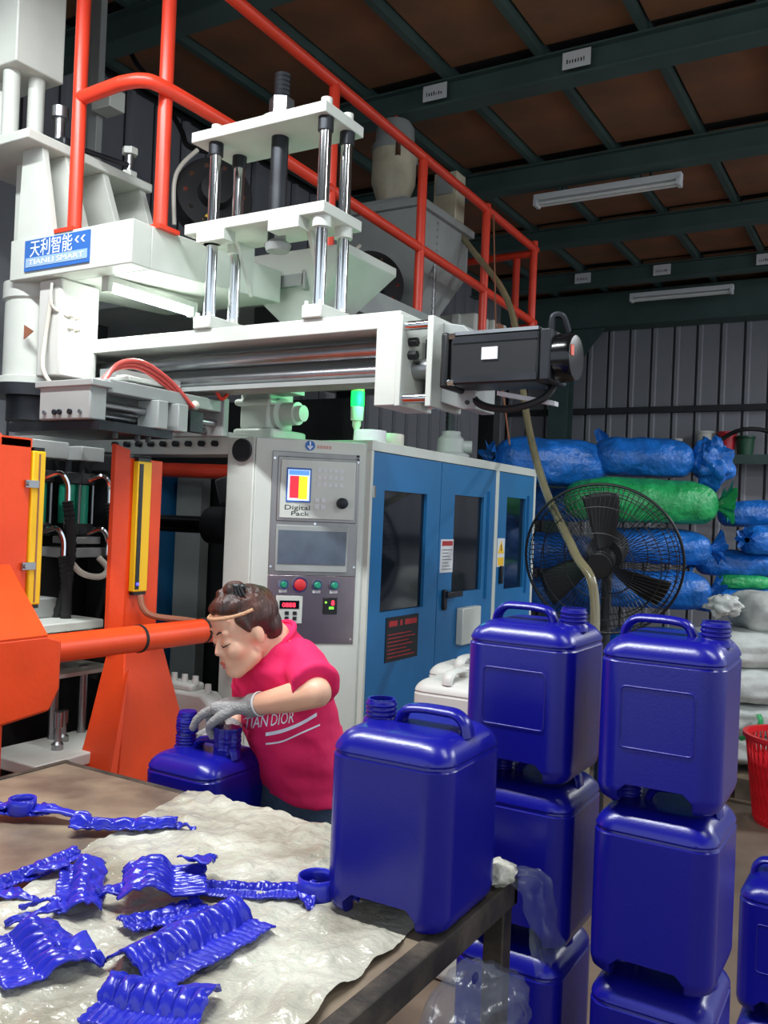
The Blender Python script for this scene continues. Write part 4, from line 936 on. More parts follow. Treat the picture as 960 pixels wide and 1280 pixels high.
# crumpled film spread over the board
def sheet_z(x, y):
    n1 = noise.fractal(V((x * 7, y * 7, 1.3)), 1.0, 2.0, 4); n2 = abs(noise.noise(V((x * 16 + 3, y * 11, 4.0)))); n3 = abs(noise.noise(V((x * 37, y * 29 + 2, 8.0))))
    return TZ + 0.004 + 0.009 * max(0, n1 + 0.35) + 0.012 * n2 + 0.006 * n3
def fsh(u, v):
    y = 0.42 + v * (1.735 - 0.42)
    e0 = -1.40 - (y - 1.04) * 0.28 + 0.05 * noise.noise(V((y * 5, 0, 0))) - max(0, 1.0 - y) * 1.2
    e1 = TX1 - 0.055 + 0.02 * noise.noise(V((y * 9, 5, 0))) - max(0, y - 1.35) * 0.12
    x = e0 + (e1 - e0) * u
    yy = y + (0.02 * noise.noise(V((x * 9, 2, 7))) if v > 0.98 else 0)
    z = sheet_z(x, yy)
    if (x > JT.location.x - HW - 0.02 and abs(yy - JT.location.y) < HD + 0.02): z = TZ + 0.003
    return (x, yy, z)
o = MB().grid(fsh, 150, 140).build('plastic_sheet', 'film', None, angle=80); tag(o, 'crumpled whitish plastic sheet spread over the work table', 'plastic sheet')
# torn film at the table corner and clear bag below the edge
def crumple(c, rx, ry, rz, seed, m, amp=0.35, nseg=40):
    def fn(u, v):
        a, b_ = 2 * PI * u, PI * (v * 0.96 + 0.02); d = V((math.sin(b_) * math.cos(a), math.sin(b_) * math.sin(a), math.cos(b_)))
        k = 1 + amp * noise.noise(d * 2.1 + V((seed, 0, 0))) + amp * 0.5 * abs(noise.noise(d * 5.3 + V((0, seed, 0))))
        return (c[0] + d.x * rx * k, c[1] + d.y * ry * k, c[2] + d.z * rz * k)
    return MB().grid(fn, nseg, nseg // 2)
o = crumple((-0.585, 1.33, 0.80), 0.075, 0.13, 0.075, 2.0, 'clear_film').build('clear_bag', 'clear_film', None, angle=80)
tag(o, 'crumpled clear plastic bag caught below the table edge', 'plastic bag')
tf = thing('film_strip', 'torn clear film hanging over the table corner by the leg', 'film', (-0.68, 1.70, TZ))
def fs2(u, v):
    s_ = u * 0.22; x = -0.71 + min(s_, 0.07) + 0.012 * noise.noise(V((u * 6, v * 4, 0))); z = TZ + 0.012 - max(0, s_ - 0.06) * 1.0
    return (x + 0.02 * v + max(0, s_ - 0.07) * 0.25, 1.66 + v * 0.11 + 0.015 * noise.noise(V((u * 5, v * 5, 3))), z + 0.02 * abs(noise.noise(V((u * 7, v * 6, 9)))))
MB().grid(fs2, 30, 14).build('hanging_flap', 'clear_film', tf, angle=80)
crumple((-0.70, 1.68, TZ + 0.024), 0.035, 0.04, 0.02, 7.0, 'film', 0.4, 24).build('bunched_end', 'film', tf, angle=80)

# ------------------------------------------------------------------ trimmed flash pieces on the table
def place(o, px, py, ang_px, lift=0.0):
    """put a locally built piece on the table where (px,py) meets it, its x axis pointing at picture angle ang_px"""
    z = TZ + 0.012 + lift; p = pt(px, py, Z=z); q = pt(px + 20 * math.cos(ang_px), py + 20 * math.sin(ang_px), Z=z); d = q - p
    o.location = p; o.rotation_euler = (0, 0, math.atan2(d.y, d.x)); return p
def strip(L, W, ribs, seed, hump=0.012, flange=0.45, tooth=0.006, taper=0.0, curl=0.02):
    """ribbed strip: flat flange on one side, ribbed half-tube on the other"""
    def fn(u, v):
        x = (u - 0.5) * L; t_ = v
        w = W * (1 - taper * u) * (1 + 0.10 * noise.noise(V((u * 5, seed, 0))))
        y = (t_ - 0.5) * w + 0.006 * noise.noise(V((u * 9, t_ * 3, seed)))
        z = 0.004
        if t_ > flange:
            k = (t_ - flange) / (1 - flange)
            z += 0.62 * hump * math.sin(PI * k) ** 0.8 * (1 + 0.35 * noise.noise(V((u * 4, k * 2, seed))))
            if k < 0.55: z += tooth * abs(math.sin(PI * ribs * u)) ** 0.6 * math.sin(PI * k / 0.55) ** 0.5
            else: z += 0.006 * noise.noise(V((u * 10, k * 6, seed + 9)))
        else:
            z += 0.0012 * math.sin(2 * PI * ribs * 2 * u) + 0.006 * (1 - t_ / flange) * (0.5 + 0.5 * noise.noise(V((u * 3, seed, 2))))
        z += curl * 0.3 * (2 * u - 1) ** 2 + 0.003 * noise.noise(V((u * 8, t_ * 8, seed)))
        if u < 0.04 or u > 0.96: x += 0.006 * noise.noise(V((t_ * 14, seed, u)))
        return (x, y, max(0.0, z))
    return MB().grid(fn, 84, 30)
def scrap(label, px, py, ang, mb, lift=0.0, extra=()):
    t = thing('plastic_scrap', label, 'plastic scrap', (0, 0, 0), 'blue trimmed plastic scraps on the table')
    mb.build('ribbed_strip', 'scrap_blue', t, solid=0.004, angle=70)
    for nm, e_ in extra: e_.build(nm, 'scrap_blue', t, solid=0.0035, angle=70)
    place(t, px, py, ang, lift); return t
def ring(r, h, x=0, y=0, seed=0):
    return MB().lathe([(r, 0), (r * 1.05, h * 0.3), (r, h * 0.6), (r * 0.98, h)], (x, y, 0.004), (0, 0, 1), 30)
def fin(x, y, L, W, a, seed, z=0.012):
    def fn(u, v):
        px_ = u * L; py_ = (v - 0.5) * W * (1 - 0.8 * u); ca, sa = math.cos(a), math.sin(a)
        return (x + px_ * ca - py_ * sa, y + px_ * sa + py_ * ca, z + 0.012 * noise.noise(V((u * 4, v * 3, seed))) - z * 0.6 * u)
    return MB().grid(fn, 12, 8)
scrap('blue ring-shaped scrap with torn wings on the bare board near the orange block', 30, 1018, 0.05, strip(0.13, 0.055, 6, 1), 0, (('collar_ring', ring(0.030, 0.034, -0.005, 0.0)), ('wing', fin(0.03, 0.0, 0.13, 0.06, -0.1, 2, 0.02)), ('wing', fin(-0.03, 0.0, 0.11, 0.05, 3.0, 3, 0.02))))
scrap('blue narrow knobbly scrap lying along the far side of the bare board', 155, 1036, 0.0, strip(0.23, 0.055, 5, 4, 0.022, 0.15, 0.008, 0.35), 0, (('tip', fin(0.10, 0.0, 0.06, 0.03, -0.15, 6)),))
scrap('blue long bent strip reaching over the left edge of the film', 40, 1095, -0.38, strip(0.22, 0.05, 11, 7, 0.016, 0.35, 0.006), 0, (('tail', fin(-0.09, -0.02, 0.09, 0.05, -1.4, 8)),))
scrap('blue pistol-shaped ribbed scrap beside the long bent strip', 100, 1115, 1.72, strip(0.21, 0.085, 9, 11, 0.026, 0.30, 0.007), 0.004, (('fin', fin(-0.10, -0.03, 0.08, 0.05, -1.3, 12, 0.02)), ('fin', fin(0.09, -0.03, 0.09, 0.03, -1.2, 13, 0.015)), ('fin', fin(0.05, -0.03, 0.07, 0.02, -1.4, 14, 0.015))))
scrap('blue broad ribbed scrap plate by the pistol-shaped scrap', 42, 1200, 0.9, strip(0.17, 0.135, 8, 17, 0.026, 0.42, 0.009), 0, (('curled_edge', fin(0.02, 0.05, 0.08, 0.06, 0.3, 18, 0.03)),))
scrap('blue square ribbed scrap plate resting on another scrap in the middle of the table', 205, 1108, -1.50, strip(0.14, 0.155, 7, 21, 0.032, 0.42, 0.010), 0.02, (('curled_edge', fin(0.03, -0.05, 0.08, 0.07, -0.6, 22, 0.035)), ('tab', fin(-0.02, 0.07, 0.05, 0.05, 1.6, 23, 0.01))))
scrap('blue flat scrap pinned under the square ribbed plate', 205, 1150, -0.3, strip(0.15, 0.06, 6, 27, 0.010, 0.5, 0.004), 0)
scrap('blue long flat scrap ending in a round collar ring next to the standing jerrycan', 318, 1118, 0.02, strip(0.23, 0.06, 16, 31, 0.012, 0.55, 0.006, -0.1), 0, (('collar_ring', ring(0.036, 0.038, 0.118, -0.008)), ('lug', fin(0.14, -0.01, 0.06, 0.05, -0.3, 33, 0.02)), ('lug', fin(0.10, -0.03, 0.05, 0.04, -1.4, 34, 0.02))))
scrap('blue large humped ribbed scrap lying diagonally on the film', 243, 1185, -0.48, strip(0.25, 0.135, 10, 37, 0.040, 0.40, 0.010, 0.0, 0.01), 0.004)
scrap('blue ribbed scrap plate touching the large humped scrap', 190, 1266, 0.15, strip(0.16, 0.13, 7, 41, 0.030, 0.40, 0.010), 0)

# ------------------------------------------------------------------ bags at the back
def bag_parts(L, R, seed, m, tie=1.0, flat=0.9):
    def body(u, v):
        a = 2 * PI * u; x = (v - 0.5) * 2
        prof = (1 - abs(x) ** 5.0) ** 0.45
        if v > 0.999: prof = 0.16
        k = 1 + 0.11 * noise.noise(V((math.cos(a) * 1.6, math.sin(a) * 1.6, x * 2.5 + seed))) + 0.055 * noise.noise(V((math.cos(a) * 6, math.sin(a) * 6, x * 3 + seed * 2)))
        k += 0.06 * max(0, x - 0.55) * math.sin(11 * a + seed)
        r = R * max(prof, 0.02 if x < 0 else 0.16) * k
        z = r * math.sin(a) * flat
        if z < -R * 0.72: z = -R * 0.72 + (z + R * 0.72) * 0.25
        return (x * L / 2, r * math.cos(a), z)
    B = MB().grid(body, 40, 34)
    def end(u, v):
        a = 2 * PI * u; k = 1 + 0.35 * math.sin(7 * a + seed) * v + 0.2 * noise.noise(V((math.cos(a) * 3, math.sin(a) * 3, v * 3 + seed)))
        r = (0.16 * R + (0.10 + 0.30 * v) * R * v * tie * 1.4) * k
        return (L / 2 - 0.01 + v * 0.55 * R * tie + 0.015 * math.sin(5 * a), r * math.cos(a), r * math.sin(a) + 0.1 * R * v)
    E_ = MB().grid(end, 30, 8)
    return B.mesh('bag_body', m, 80), E_.mesh('tied_end', m, 80)
def bag(p, yaw, L, R, seed, m, label, tie=1.0, pitch=0.0, grp='tied bags of plastic in the pile'):
    t = thing('plastic_bag', label, 'bag', p, grp); t.rotation_euler = (0, pitch, yaw)
    B, E_ = bag_parts(L, R, seed, m, tie)
    for nm, me in (('bag_body', B), ('tied_end', E_)):
        o = bpy.data.objects.new(nm, me); COL.objects.link(o); o.parent = t
    return t
bl, gn = 'bag_blue', 'bag_green'
bag(pt(688, 580, d=6.55), -2.2, 0.95, 0.205, 1, bl, 'blue bag lying end-on with swirled bottom, top of the pile next to the blue cabinet', 0.6)
kb = bag(pt(803, 574, d=6.60), 0.42, 0.74, 0.175, 2, bl, 'blue bag with big ruffled knot on top of the green bag', 0.8)
q = crumple((0.50, 0, -0.02), 0.13, 0.11, 0.16, 5.0, bl, 0.55).build('ruffled_knot', bl, None, angle=60); q.parent = kb
q = MB().grid(lambda u, v: (-0.33 + 0.10 * u - 0.03 * v, 0.05 * math.sin(5 * u) * v, 0.10 + (0.13 - 0.10 * abs(u - 0.35)) * v), 10, 6).build('loose_corner', bl, None, angle=60); q.parent = kb
bag(pt(800, 628, d=6.40), 0.47, 1.10, 0.19, 3, gn, 'large green bag in the middle of the blue pile', 0.9)
bag(pt(690, 632, d=7.0), 0.40, 0.62, 0.16, 4, bl, 'blue bag just under the end-on bag beside the cabinet', 0.5)
bag(pt(815, 684, d=6.45), 0.48, 0.84, 0.155, 5, bl, 'blue bag with small knot right under the large green bag', 1.0)
bag(pt(690, 690, d=7.0), 0.40, 0.70, 0.17, 6, bl, 'blue bag seen through the fan guard, upper one behind the blades', 0.6)
bag(pt(800, 737, d=6.40), 0.45, 1.00, 0.165, 7, bl, 'blue bag two places under the large green bag', 0.8)
bag(pt(690, 745, d=6.95), 0.40, 0.70, 0.17, 8, bl, 'blue bag seen through the fan guard, lower one behind the hub', 0.6)
bag(pt(960, 645, d=7.10), 0.50, 0.80, 0.13, 9, bl, 'blue bag on top of the far pile near the hose coil', 0.6)
bag(pt(962, 676, d=6.80), -1.9, 0.70, 0.135, 10, bl, 'blue bag lying end-on in the far pile near the hose coil', 0.6)
bag(pt(940, 706, d=6.85), 3.75, 0.90, 0.125, 11, bl, 'blue bag under the end-on bag of the far pile', 0.8)
bag(pt(930, 728, d=6.75), 0.45, 0.40, 0.065, 12, gn, 'small green bag wedged low in the far pile', 0.8)
bag(pt(925, 752, d=6.75), 0.45, 0.75, 0.115, 13, bl, 'blue bag at the bottom of the far pile above the white sacks', 0.8)
for k, (px, dd) in enumerate(((700, 6.6), (820, 6.45), (940, 6.8))):
    for j in range(3):
        base = pt(px, 740, d=dd)
        bag(V((base.x, base.y, 0.135 + 0.30 * j)), 0.45, 0.66, 0.178, 20 + k * 3 + j, bl, 'blue bag, %s under the %s' % (('lowest one', 'second from the floor', 'third from the floor')[j], ('bags seen through the fan', 'large green bag', 'far pile near the hose coil')[k]), 0.6, 0, 'hidden lower blue bags of the pile')

# white woven sacks
def sack(p, sx, sy, sz, yaw, seed, label, m='sack_white'):
    def fn(u, v):
        a, b_ = 2 * PI * u, PI * (v - 0.5)
        sg = lambda t_, e_: math.copysign(abs(t_) ** e_, t_)
        x = sg(math.cos(b_), 0.5) * sg(math.cos(a), 0.55); y = sg(math.cos(b_), 0.5) * sg(math.sin(a), 0.55); z = sg(math.sin(b_), 0.8)
        d = V((x, y, z)); k = 1 + 0.10 * noise.noise(d * 2.2 + V((seed, 0, 0))) + 0.05 * abs(noise.noise(d * 6 + V((0, seed, 0))))
        return (x * sx * k, y * sy * k, z * sz * k)
    o = MB().grid(fn, 48, 28).build('woven_sack', m, None, angle=80); o.location = p; o.rotation_euler = (0, 0, yaw)
    return tag(o, label, 'sack', 'white woven sacks')
for k, (px, py, s, lab) in enumerate(((945, 930, (0.42, 0.30, 0.10), 'white woven sack with a green stripe, lowest one above the pallet'), (940, 893, (0.42, 0.30, 0.10), 'white woven sack, second from the bottom behind the red basket'),
                                      (945, 851, (0.42, 0.30, 0.115), 'white woven sack, third from the bottom behind the red basket'), (948, 808, (0.40, 0.28, 0.12), 'white woven sack, second from the top of the sack pile'),
                                      (968, 765, (0.26, 0.24, 0.13), 'greyish crumpled sack on top of the sack pile'))):
    sack(pt(px, py, d=5.75), *s, 0.5 + 0.05 * k, 30 + k, lab)
gp = MB().tube(bez([pt(948, 893, d=5.42), pt(951, 903, d=5.40), pt(942, 915, d=5.41), pt(925, 924, d=5.44)], 8), 0.022, 8, flat=0.4).build('green_strap', 'bag_green'); tag(gp, 'green strap poking out between the white sacks', 'strap')
o = crumple(pt(903, 757, d=5.5), 0.10, 0.07, 0.06, 3.0, 'sack_white', 0.5).build('crumpled_cloth', 'sack_white', None, angle=80); tag(o, 'small crumpled white sack flap in front of the blue bags', 'sack')
pal = thing('pallet', 'low dark wooden pallet under the white sacks', 'pallet', (-0.8, 6.0, 0))
pc = pt(945, 935, d=5.75)
for i in range(6): MB().box(pc.x - 0.6, pc.x + 0.6, pc.y - 0.45 + i * 0.17, pc.y - 0.32 + i * 0.17, 0.10, 0.125).build('deck_board', 'table_board', pal)
for i in range(3): MB().box(pc.x - 0.58 + i * 0.53, pc.x - 0.48 + i * 0.53, pc.y - 0.45, pc.y + 0.53, 0.0, 0.10).build('bearer', 'table_board', pal)
# red lattice basket
bk = thing('red_basket', 'red plastic lattice basket standing on the brown floor', 'basket', pt(990, 1030, Z=0))
bp_ = pt(990, 1030, Z=0); R0, R1, HB = 0.20, 0.255, 0.48
rad = lambda z: R0 + (R1 - R0) * z / HB
g = MB()
for i in range(44):
    a = 2 * PI * i / 44
    for s in (-1, 1):
        g.tube([(bp_.x + rad(z) * math.cos(a + s * z * 0.7), bp_.y + rad(z) * math.sin(a + s * z * 0.7), z) for z in (0.02, 0.17, 0.32, HB)], 0.005, 4)
g.build('lattice', 'basket_red', bk, kind='stuff')
MB().lathe([(rad(z) - 0.004, z) for z in (0.06, 0.34)] + [(rad(0.34) - 0.008, 0.34), (rad(0.06) - 0.008, 0.06)] + [(rad(0.06) - 0.004, 0.06)], bp_, (0, 0, 1), 40).build('side_wall', 'basket_red', bk)
MB().lathe([(R1, HB - 0.02), (R1 + 0.018, HB - 0.01), (R1 + 0.018, HB + 0.012), (R1 - 0.006, HB + 0.012), (R1 - 0.006, HB - 0.02), (R1, HB - 0.02)], bp_, (0, 0, 1), 40).build('rim', 'basket_red', bk)
MB().lathe([(0, 0), (R0, 0), (R0 + 0.004, 0.03), (R0 - 0.01, 0.03), (0, 0.012)], bp_, (0, 0, 1), 40).build('bottom', 'basket_red', bk)

# pedestal fan
fc = pt(753, 700, d=4.25); fn_ = (-CV * 0.86 - CR * 0.36 - V((0, 0, 0.24))).normalized(); fx, fy, _ = frame(fn_)
fan = thing('pedestal_fan', 'large black pedestal fan with wire guard in front of the bag pile', 'fan', (fc.x, fc.y, 0))
RG = 0.372
def ringp(r, h, n=64): return [fc + (fx * math.cos(2 * PI * i / n) + fy * math.sin(2 * PI * i / n)) * r + fn_ * h for i in range(n)]
prof_f = [(0.06, 0.10), (0.16, 0.095), (0.28, 0.07), (0.345, 0.04), (RG, 0.0)]
prof_b = [(0.09, -0.10), (0.2, -0.09), (0.3, -0.065), (0.35, -0.035), (RG, 0.0)]
for nm, prf in (('front_guard', prof_f), ('rear_guard', prof_b)):
    g = MB()
    for i in range(88):
        a = 2 * PI * i / 88; d = fx * math.cos(a) + fy * math.sin(a)
        g.tube([fc + d * r + fn_ * h for r, h in prf], 0.0016, 4)
    for r, h in prf[:-1]: g.tube(ringp(r, h), 0.0024, 4, True)
    g.build(nm, 'black_plastic', fan, kind='stuff')
MB().tube(ringp(RG, 0.0, 80), 0.007, 6, True).build('guard_rim', 'black_plastic', fan)
for k in range(3):
    a0 = 2 * PI * k / 3 + 1.45
    def bl_(u, v):
        r = 0.05 + u * 0.28; a = a0 + (v - 0.5) * (0.75 - 0.25 * u) + 0.15 * u
        return fc + (fx * math.cos(a) + fy * math.sin(a)) * r + fn_ * (0.035 * (v - 0.5) * 2)
    MB().grid(bl_, 14, 8).build('blade', 'black_plastic', fan, solid=0.004, angle=70)
MB().lathe([(0, 0.065), (0.04, 0.06), (0.06, 0.045), (0.06, -0.02), (0, -0.02)], fc, fn_, 24).build('hub', 'black_plastic', fan)
MB().lathe([(0.06, 0.10), (0.058, 0.105), (0, 0.108)], fc, fn_, 24).build('guard_badge', 'black_plastic', fan)
MB().lathe([(0, -0.06), (0.085, -0.06), (0.095, -0.10), (0.095, -0.22), (0.06, -0.27), (0, -0.28)], fc, fn_, 24).build('motor', 'machine_dark', fan)
mp_ = fc - fn_ * 0.17
MB().cyl((mp_.x, mp_.y, 0.08), (mp_.x, mp_.y, mp_.z - 0.04), 0.026, seg=14).build('pole', 'dark_steel', fan)
MB().lathe([(0, 0), (0.27, 0), (0.27, 0.03), (0.05, 0.08), (0, 0.08)], (mp_.x, mp_.y, 0), (0, 0, 1), 28).build('base', 'dark_steel', fan)

# things on the ledge of the end wall
def can(px, r, h, m, nm, label):
    p = pt(px, 570, Y=YF - 0.2); z = 2.46
    t = thing(nm, label, nm.split('_')[-1], (p.x, p.y, z))
    MB().lathe([(0, 0), (r * 0.82, 0), (r, h), (r * 0.92, h), (r * 0.78, 0.02), (0, 0.02)], (p.x, p.y, z), (0, 0, 1), 24).build('body', m, t)
    MB().lathe([(r * 0.98, h - 0.03), (r * 1.08, h - 0.02), (r * 1.08, h), (r * 0.98, h)], (p.x, p.y, z), (0, 0, 1), 24).build('rim', m, t)
can(846, 0.06, 0.20, 'sack_white', 'white_can', 'small white can standing on the wall ledge')
can(880, 0.095, 0.28, 'sack_white', 'white_bucket', 'greyish white bucket standing on the wall ledge')
can(908, 0.10, 0.27, 'bucket_red', 'red_bucket', 'red bucket standing on the wall ledge')
can(931, 0.10, 0.22, 'bucket_green', 'green_bucket', 'dark green bucket standing on the wall ledge')
hc = pt(938, 592, Y=10.2)
hl = thing('hose_coil', 'black rubber hose coiled loosely in front of the end wall', 'hose', hc)
MB().tube([hc + V((0.50 * math.cos(t_ / 20 * PI) , 0.03 * math.sin(t_), 0.48 * math.sin(t_ / 20 * PI))) for t_ in range(-16, 17)], 0.024, 8).build('large_loop', 'black_rubber', hl)
MB().tube(bez([hc + V((-0.55, 0, -0.36)), hc + V((-0.1, 0.02, -0.34)), hc + V((0.5, 0, -0.45)), hc + V((0.9, 0, -0.6))], 10), 0.024, 8).build('trailing_end', 'black_rubber', hl)

# ------------------------------------------------------------------ worker
IL, IC, UP = -V((CR.x, CR.y, 0)).normalized(), -V((CV.x, CV.y, 0)).normalized(), V((0, 0, 1))   # picture left, towards the viewer, up
def W(x, y, d): return pt(x, y, d=d)
wk = thing('person', 'woman in pink printed T-shirt, jeans and grey gloves bending over a jerrycan', 'person', V((W(375, 1030, 2.58).x, W(375, 1030, 2.58).y, 0)))
tf_ = (IL * 0.75 + IC * 0.66).normalized(); tl_ = UP.cross(tf_)
def ell(c, hw, hd, n=28, tilt=0.0):
    return [c + tl_ * hw * math.cos(2 * PI * i / n) + tf_ * hd * math.sin(2 * PI * i / n) + UP * tilt * math.sin(2 * PI * i / n) for i in range(n)]
# head frame
hh_ = (UP * 0.90 + IL * 0.30 + IC * 0.14).normalized(); hf = IL * 0.76 - UP * 0.40 + IC * 0.56; hf = (hf - hh_ * hf.dot(hh_)).normalized(); hl_ = hh_.cross(hf)
HC = W(305, 792, 2.50); HS = 0.93
def hp_(l, f, h): return HC + (hl_ * l + hf * f + hh_ * h) * HS
AX = (hl_, hf, hh_)
sh_l, el_l, wr_l = W(374, 822, 2.53), W(396, 866, 2.34), W(314, 882, 2.47)
sh_r, el_r, wr_r = W(318, 824, 2.72), W(312, 880, 2.80), W(290, 912, 2.72)
neck_b = W(335, 802, 2.56); chest = W(354, 862, 2.60); pelvis = W(374, 1022, 2.60)
b = MB()
b.ball(hp_(0, -0.012, 0.035), [r * HS for r in (0.074, 0.096, 0.096)], AX, 24, 16)
b.ball(hp_(0, 0.028, -0.03), [r * HS for r in (0.060, 0.064, 0.082)], AX, 24, 14)
b.ball(hp_(0, 0.066, -0.092), [r * HS for r in (0.026, 0.024, 0.022)], AX)
b.capsule(hp_(0.045, 0.01, -0.065), hp_(0.012, 0.062, -0.095), 0.024 * HS, 0.022 * HS).capsule(hp_(-0.045, 0.01, -0.065), hp_(-0.012, 0.062, -0.095), 0.024 * HS, 0.022 * HS)
for s in (-1, 1):
    b.ball(hp_(s * 0.036, 0.056, -0.026), 0.031 * HS)
    b.ball(hp_(s * 0.012, 0.090, -0.028), 0.0085 * HS)
    b.ball(hp_(s * 0.033, 0.073, 0.006), [r * HS for r in (0.018, 0.016, 0.013)], AX)
    b.ball(hp_(s * 0.077, -0.014, -0.006), [r * HS for r in (0.008, 0.017, 0.028)], AX)
b.capsule(hp_(-0.04, 0.070, 0.034), hp_(0.04, 0.070, 0.034), 0.015 * HS)
b.ball(hp_(0, 0.055, 0.065), [r * HS for r in (0.055, 0.030, 0.035)], AX)
b.capsule(hp_(0, 0.080, 0.016), hp_(0, 0.097, -0.022), 0.0075 * HS, 0.0115 * HS)
b.capsule(hp_(-0.016, 0.084, -0.058), hp_(0.016, 0.084, -0.058), 0.0095 * HS).capsule(hp_(-0.012, 0.082, -0.070), hp_(0.012, 0.082, -0.070), 0.010 * HS)
b.capsule(hp_(0, -0.035, -0.04), neck_b, 0.050, 0.054)
b.capsule(neck_b, chest, 0.07, 0.10).capsule(chest, pelvis, 0.10, 0.10)
for s, e_, w_ in ((sh_l, el_l, wr_l), (sh_r, el_r, wr_r)):
    b.capsule(neck_b - UP * 0.03, s, 0.05, 0.05).capsule(s, e_, 0.048, 0.040).capsule(e_, e_ + (w_ - e_) * 0.35, 0.040, 0.041).capsule(e_ + (w_ - e_) * 0.35, w_, 0.041, 0.027)
hipz = pelvis.z; foot = {}
for s in (-1, 1):
    hj = pelvis + tl_ * 0.085 * s - UP * 0.02; kn = V((hj.x, hj.y, 0.45)) + tf_ * 0.03; an = V((hj.x, hj.y, 0.08)) + tl_ * 0.02 * s
    foot[s] = (hj, kn, an)
    b.capsule(hj, kn, 0.078, 0.052).capsule(kn, an, 0.050, 0.034).capsule(an, an + tf_ * 0.12 - UP * 0.045, 0.034, 0.028)
# hands: palm, four bent fingers of different length and a thumb, shared by the body and (thicker) by the gloves
handle_z = WJ.z + 0.392
def hand(mb, wr, kn, side, grow, closed=True):
    d = (kn - wr).normalized(); sd = (V(side) - d * V(side).dot(d)).normalized(); up = sd.cross(d)
    if up.z < 0: up = -up
    g = grow
    for k in (-1, -0.33, 0.33, 1):
        mb.capsule(wr + sd * 0.018 * k, kn + sd * 0.030 * k, 0.017 + g, 0.014 + g)
    L = (0.044, 0.048, 0.045, 0.036)
    for i, k in enumerate((-1, -0.33, 0.33, 1)):
        p0 = kn + sd * 0.031 * k; l = L[i]
        ang = (0.75, 1.45, 2.0) if i else (0.35, 0.65, 1.0)
        p = p0
        for j, a in enumerate(ang):
            q = p + (d * math.cos(a) - up * math.sin(a)) * l * (1, 0.72, 0.55)[j]
            mb.capsule(p, q, 0.0095 + g - j * 0.0008, 0.009 + g - j * 0.0008, 10); p = q
    t0 = wr + (kn - wr) * 0.35 - sd * 0.024; t1 = t0 + d * 0.035 - sd * 0.018 - up * 0.018; t2 = t1 + d * 0.028 - up * 0.016; t3 = t2 + d * 0.018 - up * 0.012 + sd * 0.006
    mb.capsule(t0, t1, 0.013 + g, 0.011 + g).capsule(t1, t2, 0.011 + g, 0.0095 + g).capsule(t2, t3, 0.0095 + g, 0.0085 + g)
kn_l = W(277, 882, 2.505); kn_r = W(268, 915, 2.68)
side_l = -IC; side_r = IC
hand(b, wr_l, kn_l, side_l, -0.002); hand(b, wr_r, kn_r, side_r, -0.002)
link('body', remeshed(b, 'body', 'skin', 0.0048, 5), wk)
gl = MB(); hand(gl, wr_l, kn_l, side_l, 0.004)
fd = (wr_l - el_l).normalized(); gl.capsule(wr_l - fd * 0.005, wr_l + fd * 0.01, 0.032, 0.030)
g1 = link('glove', remeshed(gl, 'glove', 'glove', 0.0028, 4), wk)
MB().lathe([(0.0315, 0), (0.0345, 0.001), (0.0345, 0.004), (0.0315, 0.005)], wr_l - fd * 0.036, fd, 26).build('cuff_edge', 'paper', g1)
MB().lathe([(0.030, 0), (0.0325, 0.0), (0.033, 0.035), (0.030, 0.035)], wr_l - fd * 0.035, fd, 26).build('knit_cuff', 'glove', g1)
gl = MB(); hand(gl, wr_r, kn_r, side_r, 0.0022); fd2 = (wr_r - el_r).normalized(); gl.capsule(wr_r - fd2 * 0.03, wr_r + fd2 * 0.01, 0.031, 0.030)
link('glove', remeshed(gl, 'glove', 'glove', 0.0028, 4), wk)

# T-shirt
s_ = MB()
s_.loft([ell(W(376, 994, 2.60), 0.178, 0.130, tilt=0.02), ell(W(374, 975, 2.60), 0.172, 0.128), ell(W(370, 940, 2.60), 0.170, 0.128), ell(W(363, 900, 2.60), 0.172, 0.130),
         ell(W(355, 862, 2.60), 0.174, 0.126), ell(W(350, 832, 2.59), 0.172, 0.112), ell(W(347, 818, 2.585), 0.150, 0.092), ell(W(343, 806, 2.58), 0.095, 0.076, tilt=-0.02), ell(W(339, 796, 2.57), 0.066, 0.062, tilt=-0.042)])
s_.capsule(neck_b - UP * 0.04 + tl_ * 0.05, sh_l, 0.052, 0.054).capsule(neck_b - UP * 0.02 - tl_ * 0.05, sh_r, 0.058, 0.064)
s_.capsule(sh_l, sh_l + (el_l - sh_l) * 0.4, 0.058, 0.058, 20).cyl(sh_l, el_l + (sh_l - el_l) * 0.06 + UP * 0.012, 0.058, 0.064, 24).capsule(sh_r, el_r + (sh_r - el_r) * 0.15, 0.064, 0.062, 20)
cut_p = el_l + (sh_l - el_l) * 0.04
def folds(c, n):
    f = 0.010 * noise.noise(V((c.x * 5, c.y * 5, c.z * 14))) + 0.006 * noise.noise(V((c.x * 12 + 4, c.y * 12, c.z * 24)))
    f += 0.016 * (0.28 - abs(noise.noise(V((c.x * 6 + c.z * 7, c.y * 6 + c.z * 4, c.z * 5)))))
    if c.z < 1.0: f += 0.012 * noise.noise(V((c.x * 7, c.y * 7, c.z * 20 + 5)))
    return f
shm = remeshed(s_, 't_shirt', 'shirt_pink', 0.007, 8, folds)
shirt = link('t_shirt', shm, wk)
MB().tube([hp for hp in ell(W(339, 797, 2.57), 0.068, 0.064, 30, tilt=-0.042)], 0.008, 8, True, 1.0).build('collar', 'shirt_pink', shirt)
